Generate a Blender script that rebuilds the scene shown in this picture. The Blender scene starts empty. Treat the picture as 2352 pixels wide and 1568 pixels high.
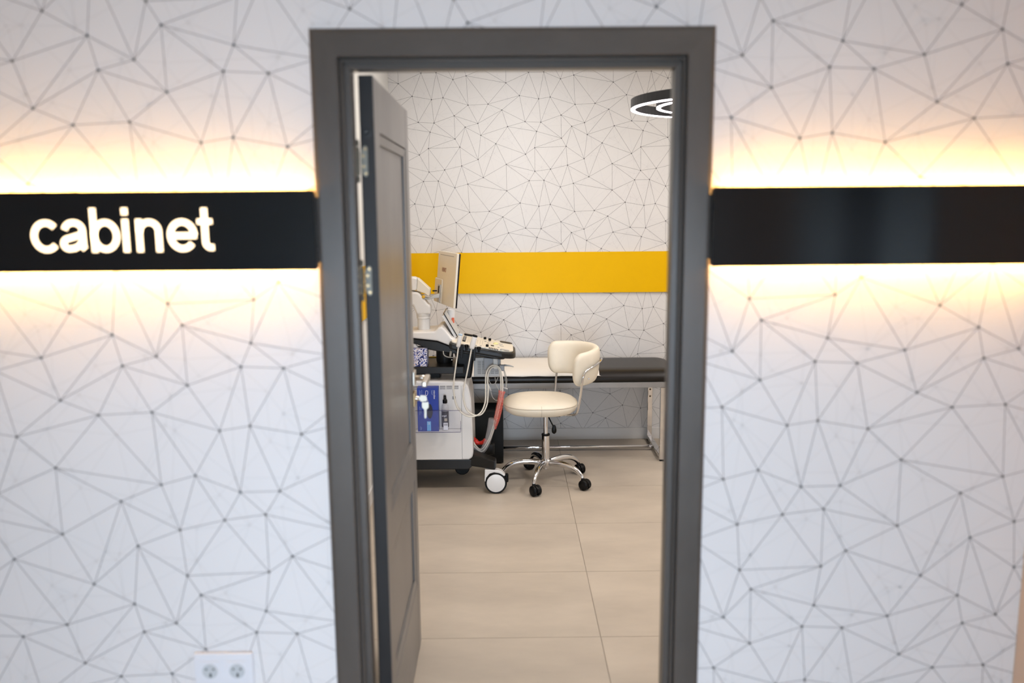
import bpy, bmesh, math, random
from mathutils import Vector, Matrix
from mathutils.geometry import delaunay_2d_cdt

scene = bpy.context.scene
COL = scene.collection
PI = math.pi
random.seed(7)

# ------------------------------------------------------------------ camera
CAM_H = 1.6723
cam_data = bpy.data.cameras.new('camera')
cam_data.sensor_width = 36.0
cam_data.lens = 29.87
cam_data.clip_start = 0.02
cam_data.dof.use_dof = True
cam_data.dof.focus_distance = 5.2
cam_data.dof.aperture_fstop = 1.7
cam = bpy.data.objects.new('camera', cam_data)
COL.objects.link(cam)
cam.matrix_world = Matrix(((0.99994491, 0.00890777, -0.00555295, 0.0),
                           (-0.00689643, 0.15869339, -0.98730383, 0.0),
                           (-0.00791346, 0.98728773, 0.15874608, CAM_H),
                           (0, 0, 0, 1)))
scene.camera = cam

# ------------------------------------------------------------------ world (overcast daylight outside the corridor windows)
world = bpy.data.worlds.new('world')
scene.world = world
world.use_nodes = True
wn = world.node_tree.nodes
wn['Background'].inputs[0].default_value = (0.68, 0.83, 1.0, 1)
wn['Background'].inputs[1].default_value = 24.0

# ------------------------------------------------------------------ lights
def area(name, loc, sx, sy, power, color, rot=(0, 0, 0), portal=False):
    d = bpy.data.lights.new(name, 'AREA')
    d.shape = 'RECTANGLE'; d.size = sx; d.size_y = sy
    d.energy = power; d.color = color
    o = bpy.data.objects.new(name, d)
    o.location = loc; o.rotation_euler = rot
    COL.objects.link(o)
    if portal:
        d.cycles.is_portal = True
    return o

CEIL = 2.75
WARM = (1.0, 0.945, 0.89)
NEUT = (1.0, 0.86, 0.74)
# lamps in the corridor ceiling (their fixtures are built below)
area('corridor_lamp_light', (-1.0, 0.35, CEIL - 0.035), 0.55, 0.55, 2.2, NEUT)
area('corridor_lamp_light', (0.75, 0.35, CEIL - 0.035), 0.55, 0.55, 4.5, NEUT)
# added lamps, unseen, filling the examination room from its ceiling
area('room_fill_light', (0.1, 3.6, CEIL - 0.035), 0.55, 0.55, 17, WARM)
area('room_fill_light', (2.1, 3.6, CEIL - 0.035), 0.55, 0.55, 17, WARM)
area('room_fill_light', (0.1, 4.9, CEIL - 0.035), 0.55, 0.55, 10, WARM)
area('room_fill_light', (2.1, 4.9, CEIL - 0.035), 0.55, 0.55, 15, WARM)
# portal in the window of the lobby behind the camera
area('window_portal', (0.10, -3.18, 0.95), 2.2, 1.7, 1, (1, 1, 1), (PI / 2, 0, 0), True)

# ------------------------------------------------------------------ exposure
scene.view_settings.view_transform = 'Standard'
scene.view_settings.look = 'None'
scene.view_settings.exposure = 0.11
scene.view_settings.gamma = 1.0
scene.view_settings.use_curve_mapping = False
scene.cycles.use_denoising = True
scene.cycles.use_adaptive_sampling = True
scene.cycles.adaptive_threshold = 0.05
scene.cycles.max_bounces = 7
scene.cycles.diffuse_bounces = 3
scene.cycles.glossy_bounces = 4
scene.cycles.transparent_max_bounces = 12
scene.cycles.caustics_reflective = False
scene.cycles.caustics_refractive = False
scene.cycles.sample_clamp_indirect = 4.0

# ================================================================== materials
def mat(name, color, rough=0.5, metal=0.0, var=0.0, scale=8.0, bump=0.0, bscale=60.0, spec=0.5,
        emit=None, estr=0.0, coat=0.0, stretch=(1, 1, 1)):
    m = bpy.data.materials.new(name)
    m.use_nodes = True
    nt = m.node_tree
    b = nt.nodes['Principled BSDF']
    b.inputs['Base Color'].default_value = (*color, 1)
    b.inputs['Roughness'].default_value = rough
    b.inputs['Metallic'].default_value = metal
    b.inputs['Specular IOR Level'].default_value = spec
    b.inputs['Coat Weight'].default_value = coat
    tc = nt.nodes.new('ShaderNodeTexCoord')
    mp = nt.nodes.new('ShaderNodeMapping')
    mp.inputs['Scale'].default_value = stretch
    nt.links.new(tc.outputs['Object'], mp.inputs['Vector'])
    if var > 0:
        n = nt.nodes.new('ShaderNodeTexNoise')
        n.inputs['Scale'].default_value = scale
        n.inputs['Detail'].default_value = 5
        n.inputs['Roughness'].default_value = 0.6
        r = nt.nodes.new('ShaderNodeValToRGB')
        lo = [max(0, c * (1 - var)) for c in color]
        hi = [min(1, c * (1 + var)) for c in color]
        r.color_ramp.elements[0].position = 0.3
        r.color_ramp.elements[1].position = 0.7
        r.color_ramp.elements[0].color = (*lo, 1)
        r.color_ramp.elements[1].color = (*hi, 1)
        nt.links.new(mp.outputs['Vector'], n.inputs['Vector'])
        nt.links.new(n.outputs['Fac'], r.inputs['Fac'])
        nt.links.new(r.outputs['Color'], b.inputs['Base Color'])
    if bump > 0:
        n2 = nt.nodes.new('ShaderNodeTexNoise')
        n2.inputs['Scale'].default_value = bscale
        n2.inputs['Detail'].default_value = 3
        bp = nt.nodes.new('ShaderNodeBump')
        bp.inputs['Strength'].default_value = bump
        bp.inputs['Distance'].default_value = 0.002
        nt.links.new(mp.outputs['Vector'], n2.inputs['Vector'])
        nt.links.new(n2.outputs['Fac'], bp.inputs['Height'])
        nt.links.new(bp.outputs['Normal'], b.inputs['Normal'])
    if emit:
        b.inputs['Emission Color'].default_value = (*emit, 1)
        b.inputs['Emission Strength'].default_value = estr
    return m

def clear_mat(name, color, opacity, rough=0.15):
    """thin see-through plastic: transparent sheet with a glossy, slightly tinted film"""
    m = bpy.data.materials.new(name)
    m.use_nodes = True
    nt = m.node_tree
    b = nt.nodes['Principled BSDF']
    b.inputs['Base Color'].default_value = (*color, 1)
    b.inputs['Roughness'].default_value = rough
    n = nt.nodes.new('ShaderNodeTexNoise')
    n.inputs['Scale'].default_value = 45
    r = nt.nodes.new('ShaderNodeMapRange')
    r.inputs['To Min'].default_value = opacity * 0.65
    r.inputs['To Max'].default_value = min(1, opacity * 1.35)
    tc = nt.nodes.new('ShaderNodeTexCoord')
    nt.links.new(tc.outputs['Object'], n.inputs['Vector'])
    nt.links.new(n.outputs['Fac'], r.inputs['Value'])
    nt.links.new(r.outputs['Result'], b.inputs['Alpha'])
    return m

def floral_mat():
    m = bpy.data.materials.new('floral_print')
    m.use_nodes = True
    nt = m.node_tree
    b = nt.nodes['Principled BSDF']
    b.inputs['Roughness'].default_value = 0.6
    tc = nt.nodes.new('ShaderNodeTexCoord')
    ns = nt.nodes.new('ShaderNodeTexNoise')
    ns.inputs['Scale'].default_value = 46
    ns.inputs['Detail'].default_value = 1.0
    ns.inputs['Distortion'].default_value = 2.2
    r = nt.nodes.new('ShaderNodeValToRGB')
    r.color_ramp.interpolation = 'CONSTANT'
    e = r.color_ramp.elements
    e[0].position = 0.0; e[0].color = (0.012, 0.014, 0.10, 1)
    e[1].position = 0.43; e[1].color = (0.10, 0.16, 0.55, 1)
    x = e.new(0.49); x.color = (0.78, 0.76, 0.80, 1)
    x = e.new(0.63); x.color = (0.02, 0.02, 0.16, 1)
    x = e.new(0.67); x.color = (0.75, 0.55, 0.45, 1)
    nt.links.new(tc.outputs['Object'], ns.inputs['Vector'])
    nt.links.new(ns.outputs['Fac'], r.inputs['Fac'])
    nt.links.new(r.outputs['Color'], b.inputs['Base Color'])
    return m

M = dict(
    paper_wall=mat('wallpaper_white', (0.75, 0.735, 0.745), 0.72, var=0.015, scale=2, bump=0.12, bscale=220, spec=0.3),
    room_wall=mat('wallpaper_room', (0.72, 0.70, 0.685), 0.72, var=0.015, scale=2, bump=0.1, bscale=220, spec=0.3),
    print_dark=mat('print_charcoal', (0.14, 0.13, 0.135), 0.75, spec=0.2),
    print_dot=mat('print_dot', (0.03, 0.028, 0.032), 0.75, spec=0.2),
    print_faint=mat('print_faint', (0.615, 0.60, 0.60), 0.75, spec=0.2),
    plaster=mat('plaster_cream', (0.75, 0.74, 0.715), 0.8, var=0.02, scale=3, bump=0.1, bscale=150),
    pale_reflector=mat('reflector_pale_blue', (0.50, 0.66, 0.76), 0.4, var=0.02, scale=3),  # surface added only to be reflected in the sign boards
    peach=mat('plaster_peach', (0.66, 0.52, 0.42), 0.8, var=0.02, scale=3, bump=0.1, bscale=150),
    ceiling=mat('ceiling_white', (0.80, 0.79, 0.77), 0.85, var=0.01, scale=3),
    skirting=mat('skirting_white', (0.72, 0.70, 0.68), 0.45, var=0.01, scale=5),
    tile=mat('porcelain_beige', (0.49, 0.42, 0.34), 0.42, var=0.14, scale=2.6, bump=0.05, bscale=90, spec=0.45, stretch=(0.55, 1.3, 1)),
    grout=mat('grout', (0.27, 0.225, 0.18), 0.9, var=0.1, scale=40),
    laminate=mat('grey_oak_laminate', (0.078, 0.069, 0.0625), 0.32, var=0.22, scale=5, bump=0.05, bscale=70, spec=0.4, stretch=(1, 1, 0.35)),
    laminate_h=mat('grey_oak_laminate_rail', (0.078, 0.069, 0.0625), 0.32, var=0.22, scale=5, bump=0.05, bscale=70, spec=0.4, stretch=(0.5, 0.5, 1)),
    leaf=mat('door_leaf_lit', (0.165, 0.155, 0.149), 0.36, var=0.2, scale=5, bump=0.03, bscale=70, spec=0.55, stretch=(1, 1, 0.35)),  # the casing's laminate made lighter to carry the room light
    edge=mat('charcoal_edge_band', (0.018, 0.0160, 0.0160), 0.5, var=0.25, scale=9, spec=0.3, stretch=(1, 1, 0.4)),
    groove_shade=mat('groove_shade_black', (0.035, 0.033, 0.032), 0.6, var=0.1),  # shade of the frame grooves put in as a dark colour
    black_gloss=mat('sign_black_acrylic', (0.0050, 0.0056, 0.0068), 0.14, var=0.05, scale=3, spec=0.5),
    sign_side=mat('sign_carrier_black', (0.02, 0.02, 0.02), 0.5, var=0.1),
    led=mat('led_warm', (1, 0.8, 0.5), 0.5, emit=(1.0, 0.50, 0.11), estr=140),
    letter=mat('letter_acrylic', (0.9, 0.85, 0.75), 0.4, emit=(1.0, 0.70, 0.36), estr=2.6),
    yellow=mat('yellow_panel', (0.80, 0.455, 0.0), 0.5, var=0.02, scale=2, spec=0.12),
    socket=mat('socket_white', (0.74, 0.75, 0.80), 0.35, var=0.01),
    socket_in=mat('socket_well', (0.52, 0.55, 0.58), 0.35, var=0.02),
    dark=mat('dark_hole', (0.012, 0.011, 0.011), 0.6, var=0.1),
    hinge=mat('zinc_hinge', (0.20, 0.195, 0.165), 0.5, metal=0.2, var=0.1, scale=30),
    brass=mat('brass_dull', (0.42, 0.30, 0.16), 0.35, metal=0.9, var=0.1, scale=30),
    nickel=mat('satin_nickel', (0.62, 0.57, 0.50), 0.28, metal=1.0, var=0.06, scale=30),
    keymetal=mat('key_metal', (0.60, 0.56, 0.48), 0.4, metal=0.7, var=0.08, scale=40),
    chrome=mat('chrome', (0.70, 0.70, 0.71), 0.05, metal=1.0, var=0.02, scale=10),
    chrome_soft=mat('chrome_satin', (0.70, 0.70, 0.71), 0.2, metal=1.0, var=0.03, scale=10),
    cream=mat('cream_leatherette', (0.80, 0.72, 0.585), 0.42, var=0.03, scale=12, bump=0.12, bscale=260, spec=0.4),
    cream_seam=mat('cream_piping', (0.56, 0.48, 0.365), 0.45, var=0.03, scale=20),
    black_plastic=mat('black_plastic', (0.0025, 0.0023, 0.0023), 0.40, var=0.15, scale=20, spec=0.2),
    black_leather=mat('black_leatherette', (0.0085, 0.0062, 0.0042), 0.36, var=0.15, scale=15, bump=0.15, bscale=300, spec=0.32),
    black_matte=mat('black_matte', (0.003, 0.003, 0.003), 0.8, var=0.2, scale=10),
    rail_grey=mat('frame_grey_paint', (0.30, 0.295, 0.29), 0.38, var=0.04, scale=12, metal=0.3),
    sheet=mat('paper_sheet_white', (0.80, 0.75, 0.68), 0.8, var=0.015, scale=6, bump=0.2, bscale=30),
    device=mat('device_white', (0.72, 0.70, 0.68), 0.36, var=0.012, scale=6),
    device_lit=mat('device_white_lit', (0.74, 0.675, 0.565), 0.36, var=0.012, scale=6),  # white plastic with its warm lit tone put into the colour
    device_grey=mat('device_grey', (0.50, 0.50, 0.49), 0.45, var=0.03, scale=12),
    device_mid=mat('device_mid_grey', (0.28, 0.285, 0.295), 0.4, var=0.03, scale=12),
    anthracite=mat('device_anthracite', (0.0085, 0.0080, 0.0075), 0.4, var=0.12, scale=20, spec=0.35),
    screen=mat('screen_glass', (0.006, 0.005, 0.008), 0.12, var=0.1),
    cable=mat('cable_ivory', (0.66, 0.62, 0.54), 0.4, var=0.02, scale=30),
    cable_grey=mat('cable_grey', (0.42, 0.40, 0.36), 0.45, var=0.03, scale=30),
    trackball=mat('trackball_yellow', (0.75, 0.70, 0.32), 0.3, var=0.03),
    blueprobe=mat('probe_blue_grey', (0.42, 0.52, 0.62), 0.3, var=0.05, scale=60),
    glove=mat('carton_blue', (0.008, 0.035, 0.30), 0.4, var=0.1, scale=14),
    glove_dark=mat('carton_print_navy', (0.004, 0.005, 0.02), 0.4, var=0.2, scale=60),
    glove_light=mat('carton_print_sky', (0.13, 0.40, 0.80), 0.4, var=0.03),
    white_print=mat('print_white', (0.75, 0.77, 0.85), 0.5, var=0.02),
    pale_print=mat('print_pale_blue', (0.22, 0.32, 0.62), 0.5, var=0.02),
    logo=mat('print_logo', (0.38, 0.17, 0.12), 0.5, var=0.05),
    slot_dark=mat('slot_dark_grey', (0.11, 0.108, 0.105), 0.6, var=0.05),
    slotgrey=mat('print_grey', (0.40, 0.36, 0.31), 0.5, var=0.02),
    label_black=mat('label_black', (0.012, 0.011, 0.012), 0.35, var=0.1),
    orange=mat('orange_plastic', (0.62, 0.10, 0.02), 0.4, var=0.05),
    amber=mat('amber_plastic', (0.70, 0.40, 0.02), 0.4, var=0.05),
    red=mat('red_ribbon', (0.60, 0.02, 0.01), 0.35, var=0.25, scale=80),
    floral=floral_mat(),
    acrylic=clear_mat('clear_acrylic', (0.45, 0.45, 0.62), 0.06, 0.06),
    acrylic_edge=mat('acrylic_edge', (0.05, 0.04, 0.12), 0.2, var=0.05),
    bottle=clear_mat('clear_bottle', (0.72, 0.72, 0.74), 0.30, 0.08),
    wrap=clear_mat('plastic_wrap', (0.60, 0.56, 0.56), 0.26, 0.2),
    redwrap=clear_mat('red_plastic_sleeve', (0.80, 0.17, 0.13), 0.48, 0.25),
    ring_black=mat('lamp_black', (0.004, 0.004, 0.005), 0.4, var=0.05, spec=0.3),
    ring_light=mat('lamp_diffuser', (1, 1, 1), 0.5, emit=(1.0, 0.86, 0.92), estr=14),
    lamp_panel=mat('lamp_panel', (0.9, 0.9, 0.9), 0.5, emit=(1.0, 0.92, 0.85), estr=2.0),
)

# ================================================================== helpers
def link(o, parent=None):
    COL.objects.link(o)
    if parent is not None:
        o.parent = parent
        o.matrix_parent_inverse = world_of(parent).inverted()
    return o

def world_of(o):
    if o.parent is None:
        return Matrix.Translation(o.location)
    return Matrix.Translation(o.location) if o.type == 'EMPTY' else Matrix.Identity(4)

def thing(name, label, cat, loc, group=None, kind=None):
    o = bpy.data.objects.new(name, None)
    o.empty_display_size = 0.05
    o.location = loc
    if label: o['label'] = label
    if cat: o['category'] = cat
    if group: o['group'] = group
    if kind: o['kind'] = kind
    COL.objects.link(o)
    return o

def tag(o, label=None, cat=None, group=None, kind=None):
    if label: o['label'] = label
    if cat: o['category'] = cat
    if group: o['group'] = group
    if kind: o['kind'] = kind
    return o

def finish(name, bm, m, parent=None, smooth=False, bevel=0.0, bseg=2):
    bmesh.ops.recalc_face_normals(bm, faces=bm.faces)
    me = bpy.data.meshes.new(name)
    bm.to_mesh(me); bm.free()
    me.materials.append(m)
    if smooth:
        for p in me.polygons: p.use_smooth = True
    o = bpy.data.objects.new(name, me)
    link(o, parent)
    if bevel > 0:
        md = o.modifiers.new('bevel', 'BEVEL')
        md.width = bevel; md.segments = bseg; md.limit_method = 'ANGLE'; md.angle_limit = math.radians(35)
        md.harden_normals = False
    return o

def bm_box(bm, x0, x1, y0, y1, z0, z1):
    vs = [bm.verts.new((x, y, z)) for x in (x0, x1) for y in (y0, y1) for z in (z0, z1)]
    for f in ((0, 1, 3, 2), (4, 6, 7, 5), (0, 4, 5, 1), (2, 3, 7, 6), (0, 2, 6, 4), (1, 5, 7, 3)):
        bm.faces.new([vs[i] for i in f])
    return vs

def box(name, x0, x1, y0, y1, z0, z1, m, parent=None, bevel=0.0, bseg=2):
    bm = bmesh.new()
    bm_box(bm, x0, x1, y0, y1, z0, z1)
    return finish(name, bm, m, parent, bevel=bevel, bseg=bseg)

def hexa(name, pts, m, parent=None, bevel=0.0):
    """8 corners: 4 of one face then the 4 facing them"""
    bm = bmesh.new()
    v = [bm.verts.new(p) for p in pts]
    for f in ((0, 1, 2, 3), (7, 6, 5, 4), (0, 4, 5, 1), (1, 5, 6, 2), (2, 6, 7, 3), (3, 7, 4, 0)):
        bm.faces.new([v[i] for i in f])
    return finish(name, bm, m, parent, bevel=bevel)

def bm_prism(bm, poly, y0, y1):
    a = [bm.verts.new((x, y0, z)) for x, z in poly]
    b = [bm.verts.new((x, y1, z)) for x, z in poly]
    n = len(poly)
    bm.faces.new(a); bm.faces.new(b[::-1])
    for i in range(n):
        bm.faces.new((a[i], b[i], b[(i + 1) % n], a[(i + 1) % n]))

def prism(name, poly, y0, y1, m, parent=None, bevel=0.0, bseg=3, smooth=False):
    bm = bmesh.new()
    bm_prism(bm, poly, y0, y1)
    return finish(name, bm, m, parent, bevel=bevel, bseg=bseg, smooth=smooth)

def slab(name, outline, ztop, zbot, m, parent=None, bevel=0.0, bseg=3):
    """plan outline [(x, y)], top and bottom heights given as functions of x"""
    bm = bmesh.new()
    a = [bm.verts.new((x, y, ztop(x))) for x, y in outline]
    b = [bm.verts.new((x, y, zbot(x))) for x, y in outline]
    n = len(outline)
    bm.faces.new(a); bm.faces.new(b[::-1])
    for i in range(n):
        bm.faces.new((a[i], b[i], b[(i + 1) % n], a[(i + 1) % n]))
    return finish(name, bm, m, parent, bevel=bevel, bseg=bseg)

def catmull(P, n=8):
    P = [Vector(p) for p in P]
    Q = [2 * P[0] - P[1]] + P + [2 * P[-1] - P[-2]]
    out = []
    for i in range(1, len(Q) - 2):
        for k in range(n):
            t = k / n
            a, b, c, d = Q[i - 1], Q[i], Q[i + 1], Q[i + 2]
            out.append(0.5 * (2 * b + (c - a) * t + (2 * a - 5 * b + 4 * c - d) * t * t + (3 * b - a - 3 * c + d) * t ** 3))
    out.append(P[-1])
    return out

def bm_tube(bm, pts, r, seg=10, squash=None):
    """tube through pts; r a number or a list; rings carried along by parallel transport"""
    P = [Vector(p) for p in pts]
    n = len(P)
    R = r if isinstance(r, (list, tuple)) else [r] * n
    t0 = (P[1] - P[0]).normalized()
    ref = Vector((0, 0, 1)) if abs(t0.z) < 0.9 else Vector((1, 0, 0))
    u = t0.cross(ref).normalized()
    rings = []
    for i in range(n):
        t = (P[min(i + 1, n - 1)] - P[max(i - 1, 0)]).normalized()
        u = (u - t * u.dot(t)).normalized()
        w = t.cross(u)
        sq = squash if squash else 1.0
        rings.append([bm.verts.new(P[i] + u * math.cos(2 * PI * k / seg) * R[i] * sq + w * math.sin(2 * PI * k / seg) * R[i]) for k in range(seg)])
    for i in range(n - 1):
        for k in range(seg):
            bm.faces.new((rings[i][k], rings[i][(k + 1) % seg], rings[i + 1][(k + 1) % seg], rings[i + 1][k]))
    bm.faces.new(rings[0][::-1]); bm.faces.new(rings[-1])

def tube(name, pts, r, m, parent=None, seg=10, sub=0, squash=None):
    if sub:
        k = len(pts)
        P = catmull(pts, sub)
        if isinstance(r, (list, tuple)):
            rr = []
            for i in range(len(P)):
                f = i / (len(P) - 1) * (k - 1); a = min(int(f), k - 2)
                rr.append(r[a] + (r[a + 1] - r[a]) * (f - a))
            r = rr
        pts = P
    bm = bmesh.new()
    bm_tube(bm, pts, r, seg, squash)
    return finish(name, bm, m, parent, smooth=True)

def bm_lathe(bm, prof, c, seg=24, axis='z', p=2.0, sx=1.0, sy=1.0):
    """profile [(radius, height)] turned about an axis through c; p is the superellipse power of the plan"""
    rings = []
    for r, h in prof:
        ring = []
        for k in range(seg):
            a = 2 * PI * k / seg
            ca, sa = math.cos(a), math.sin(a)
            e = 2.0 / p
            x = math.copysign(abs(ca) ** e, ca) * r * sx
            y = math.copysign(abs(sa) ** e, sa) * r * sy
            if axis == 'z': v = (c[0] + x, c[1] + y, c[2] + h)
            elif axis == 'y': v = (c[0] + x, c[1] + h, c[2] + y)
            else: v = (c[0] + h, c[1] + x, c[2] + y)
            ring.append(bm.verts.new(v))
        rings.append(ring)
    for i in range(len(rings) - 1):
        for k in range(seg):
            bm.faces.new((rings[i][k], rings[i][(k + 1) % seg], rings[i + 1][(k + 1) % seg], rings[i + 1][k]))
    bm.faces.new(rings[0][::-1]); bm.faces.new(rings[-1])

def lathe(name, prof, c, m, parent=None, seg=24, axis='z', smooth=True, p=2.0, sx=1.0, sy=1.0, bevel=0.0):
    bm = bmesh.new()
    bm_lathe(bm, prof, c, seg, axis, p, sx, sy)
    o = finish(name, bm, m, parent, smooth=smooth, bevel=bevel)
    if smooth:
        md = o.modifiers.new('edge', 'EDGE_SPLIT'); md.split_angle = math.radians(38)
    return o

def text_mesh(name, s, size, m, parent, mw, extrude=0.0, offset=0.0, align='LEFT', space=1.0, bevel=0.0, sx=1.0):
    """built-in font turned into a mesh, placed by matrix mw (text lies in its xy plane)"""
    cu = bpy.data.curves.new(name, 'FONT')
    cu.body = s; cu.size = size; cu.extrude = extrude; cu.offset = offset
    cu.align_x = align; cu.space_character = space; cu.bevel_depth = bevel; cu.resolution_u = 4
    tmp = bpy.data.objects.new(name + '_tmp', cu)
    COL.objects.link(tmp)
    dg = bpy.context.evaluated_depsgraph_get()
    me = bpy.data.meshes.new_from_object(tmp.evaluated_get(dg))
    bpy.data.objects.remove(tmp)
    bpy.data.curves.remove(cu)
    me.transform(mw @ Matrix.Diagonal((sx, 1, 1, 1)))
    me.materials.clear(); me.materials.append(m)
    o = bpy.data.objects.new(name, me)
    return link(o, parent)

# ================================================================== the room and corridor
YC = 2.100          # front of the door casing
YF = 2.112          # corridor face of the front wall
YR = 2.225          # room face of the front wall
YB = 5.943          # back wall
XL = -0.79          # left wall of the room
XR = 2.90           # right wall of the room
XC = 1.356          # right wall of the corridor
XE = -3.0           # far left end of the corridor
YO = -3.20          # lobby wall with the window
YP = -0.90          # corridor wall opposite the door, unseen; its lobby opening is shaped to steer the daylight
OL, OR_, OT = -0.374, 0.413, 1.998        # inner edges of the door frame
HOLE = 0.055

def structure(o): o['kind'] = 'structure'; return o

bm = bmesh.new()
bm_box(bm, XE, OL - HOLE, YF, YR, 0, CEIL)
bm_box(bm, OR_ + HOLE, XR + 0.1, YF, YR, 0, CEIL)
bm_box(bm, OL - HOLE, OR_ + HOLE, YF, YR, OT + HOLE, CEIL)
wall_front = structure(finish('wall_front', bm, M['paper_wall']))
wall_back = structure(box('wall_back', XL - 0.1, XR + 0.1, YB, YB + 0.12, 0, CEIL, M['room_wall']))
structure(box('wall_left', XL - 0.1, XL, YR, YB, 0, CEIL, M['plaster']))
structure(box('wall_right', XR, XR + 0.1, YR, YB, 0, CEIL, M['plaster']))
structure(box('ceiling', XE - 0.1, XR + 0.2, YO - 0.2, YB + 0.12, CEIL, CEIL + 0.1, M['ceiling']))

def wall_with_window(name, horizontal, at, thick, a0, a1, w0, w1, zs, zt, m):
    bm = bmesh.new()
    def b(p0, p1, z0, z1):
        if horizontal: bm_box(bm, p0, p1, at - thick, at, z0, z1)
        else: bm_box(bm, at, at + thick, p0, p1, z0, z1)
    b(a0, w0, 0, CEIL); b(w1, a1, 0, CEIL); b(w0, w1, 0, zs); b(w0, w1, zt, CEIL)
    return structure(finish(name, bm, m))

wall_with_window('wall_lobby', True, YO, 0.12, XE, XC + 0.1, -1.0, 1.2, 0.1, 1.8, M['plaster'])
bm = bmesh.new()
bm_box(bm, XE, -0.80, YP - 0.12, YP, 0, CEIL); bm_box(bm, 0.72, XC, YP - 0.12, YP, 0, CEIL); bm_box(bm, -0.80, 0.72, YP - 0.12, YP, 1.60, CEIL)  # opening kept low to shade the upper front wall
structure(finish('wall_opposite', bm, M['plaster']))
structure(box('wall_corridor_right', XC, XC + 0.1, YO, YF - 0.001, 0, CEIL, M['peach']))
structure(box('wall_corridor_left', XE - 0.1, XE, YO, YF, 0, CEIL, M['plaster']))
w1 = structure(thing('window_1', None, None, (0.1, YO, 0.1)))
for x0, x1, z0, z1 in ((-1.0, -0.95, 0.1, 1.8), (1.15, 1.2, 0.1, 1.8), (0.075, 0.125, 0.15, 1.75), (-0.95, 1.15, 0.1, 0.15), (-0.95, 1.15, 1.75, 1.8)):
    box('window_frame', x0, x1, YO - 0.08, YO - 0.03, z0, z1, M['skirting'], w1)
d2 = structure(thing('reflector_2', 'added pale blue-grey panels mirrored in the right sign board', None, (XC, 0.8, 0)))  # unseen panels added for the bluish bands reflected in the board
for y0, y1 in ((0.19, 0.72), (1.07, 1.45)):
    lf = box('leaf', XC - 0.012, XC - 0.0005, y0, y1, 0.005, 2.05, M['pale_reflector'], d2, bevel=0.002)
box('dark_band', XC - 0.016, XC - 0.0005, 0.725, 1.065, 0.0, 2.05, M['edge'], d2, bevel=0.002)  # dark band added for the gap between the reflected panels

d3 = structure(thing('reflector_3', 'added pale blue-grey panel mirrored in the left sign board', None, (-1.35, YP, 0)))  # unseen panel added to tint the lettered board's reflection blue
box('leaf', -1.72, -0.98, YP + 0.0005, YP + 0.014, 0.005, 2.05, M['pale_reflector'], d3, bevel=0.002)

# floor: grout bed with separate porcelain tiles (0.6 x 1.2 m)
floor = structure(box('floor', XE - 0.1, XR + 0.1, YO - 0.1, YB + 0.1, -0.06, -0.0025, M['grout']))
JX, JY = 0.3555, 4.8995
def tiles(xa, xb, ya, yb):
    g = 0.0012
    xs = sorted([xa, xb] + [JX + 1.2 * k for k in range(-5, 5) if xa + 0.02 < JX + 1.2 * k < xb - 0.02])
    ys = sorted([ya, yb] + [JY + 0.6 * k for k in range(-14, 4) if ya + 0.02 < JY + 0.6 * k < yb - 0.02])
    for i in range(len(xs) - 1):
        for j in range(len(ys) - 1):
            t = box('tile', -0.5 * (xs[i + 1] - xs[i]) + g, 0.5 * (xs[i + 1] - xs[i]) - g, -0.5 * (ys[j + 1] - ys[j]) + g, 0.5 * (ys[j + 1] - ys[j]) - g, -0.010, 0.0, M['tile'], floor, bevel=0.0003, bseg=1)
            t.location = (0.5 * (xs[i] + xs[i + 1]), 0.5 * (ys[j] + ys[j + 1]), 0)
tiles(XL, XR, YR, YB)
tiles(XE, XC, YO, YF - 0.001)
box('tile', OL - HOLE, OR_ + HOLE, YF + 0.002, YR - 0.002, -0.010, 0.0, M['tile'], floor, bevel=0.0012, bseg=1)

structure(box('baseboard_back', XL, XR, YB - 0.012, YB, 0.0, 0.083, M['skirting'], bevel=0.002))
structure(box('baseboard_front', XE, OL - 0.092, YF - 0.012, YF, 0.0, 0.083, M['skirting'], bevel=0.002))
structure(box('baseboard_front', OR_ + 0.092, XC, YF - 0.012, YF, 0.0, 0.083, M['skirting'], bevel=0.002))
structure(box('baseboard_left', XL, XL + 0.012, YR, YB - 0.012, 0.0, 0.083, M['skirting'], bevel=0.002))
structure(box('baseboard_right', XR - 0.012, XR, YR, YB - 0.012, 0.0, 0.083, M['skirting'], bevel=0.002))

# ceiling lamp fixtures that hold the area lights above; those of the room are added
def panel_lamp(x, y, label, group):
    t = thing('ceiling_lamp', label, 'lamp', (x, y, CEIL), group)
    box('lamp_frame', x - 0.3, x + 0.3, y - 0.3, y + 0.3, CEIL - 0.022, CEIL - 0.0005, M['skirting'], t, bevel=0.003)
    box('diffuser', x - 0.27, x + 0.27, y - 0.27, y + 0.27, CEIL - 0.028, CEIL - 0.0225, M['lamp_panel'], t)
panel_lamp(-1.0, 0.35, 'square white ceiling lamp on the left of the corridor', 'corridor ceiling lamps')
panel_lamp(0.75, 0.35, 'square white ceiling lamp on the right of the corridor', 'corridor ceiling lamps')
panel_lamp(0.1, 3.6, 'added square white fill lamp just inside the doorway', 'added room fill lamps')
panel_lamp(2.1, 3.6, 'added square white fill lamp in the hidden front right of the room', 'added room fill lamps')
panel_lamp(0.1, 4.9, 'added square white fill lamp above the swivel chair', 'added room fill lamps')
panel_lamp(2.1, 4.9, 'added square white fill lamp in the hidden rear right of the room', 'added room fill lamps')

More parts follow.
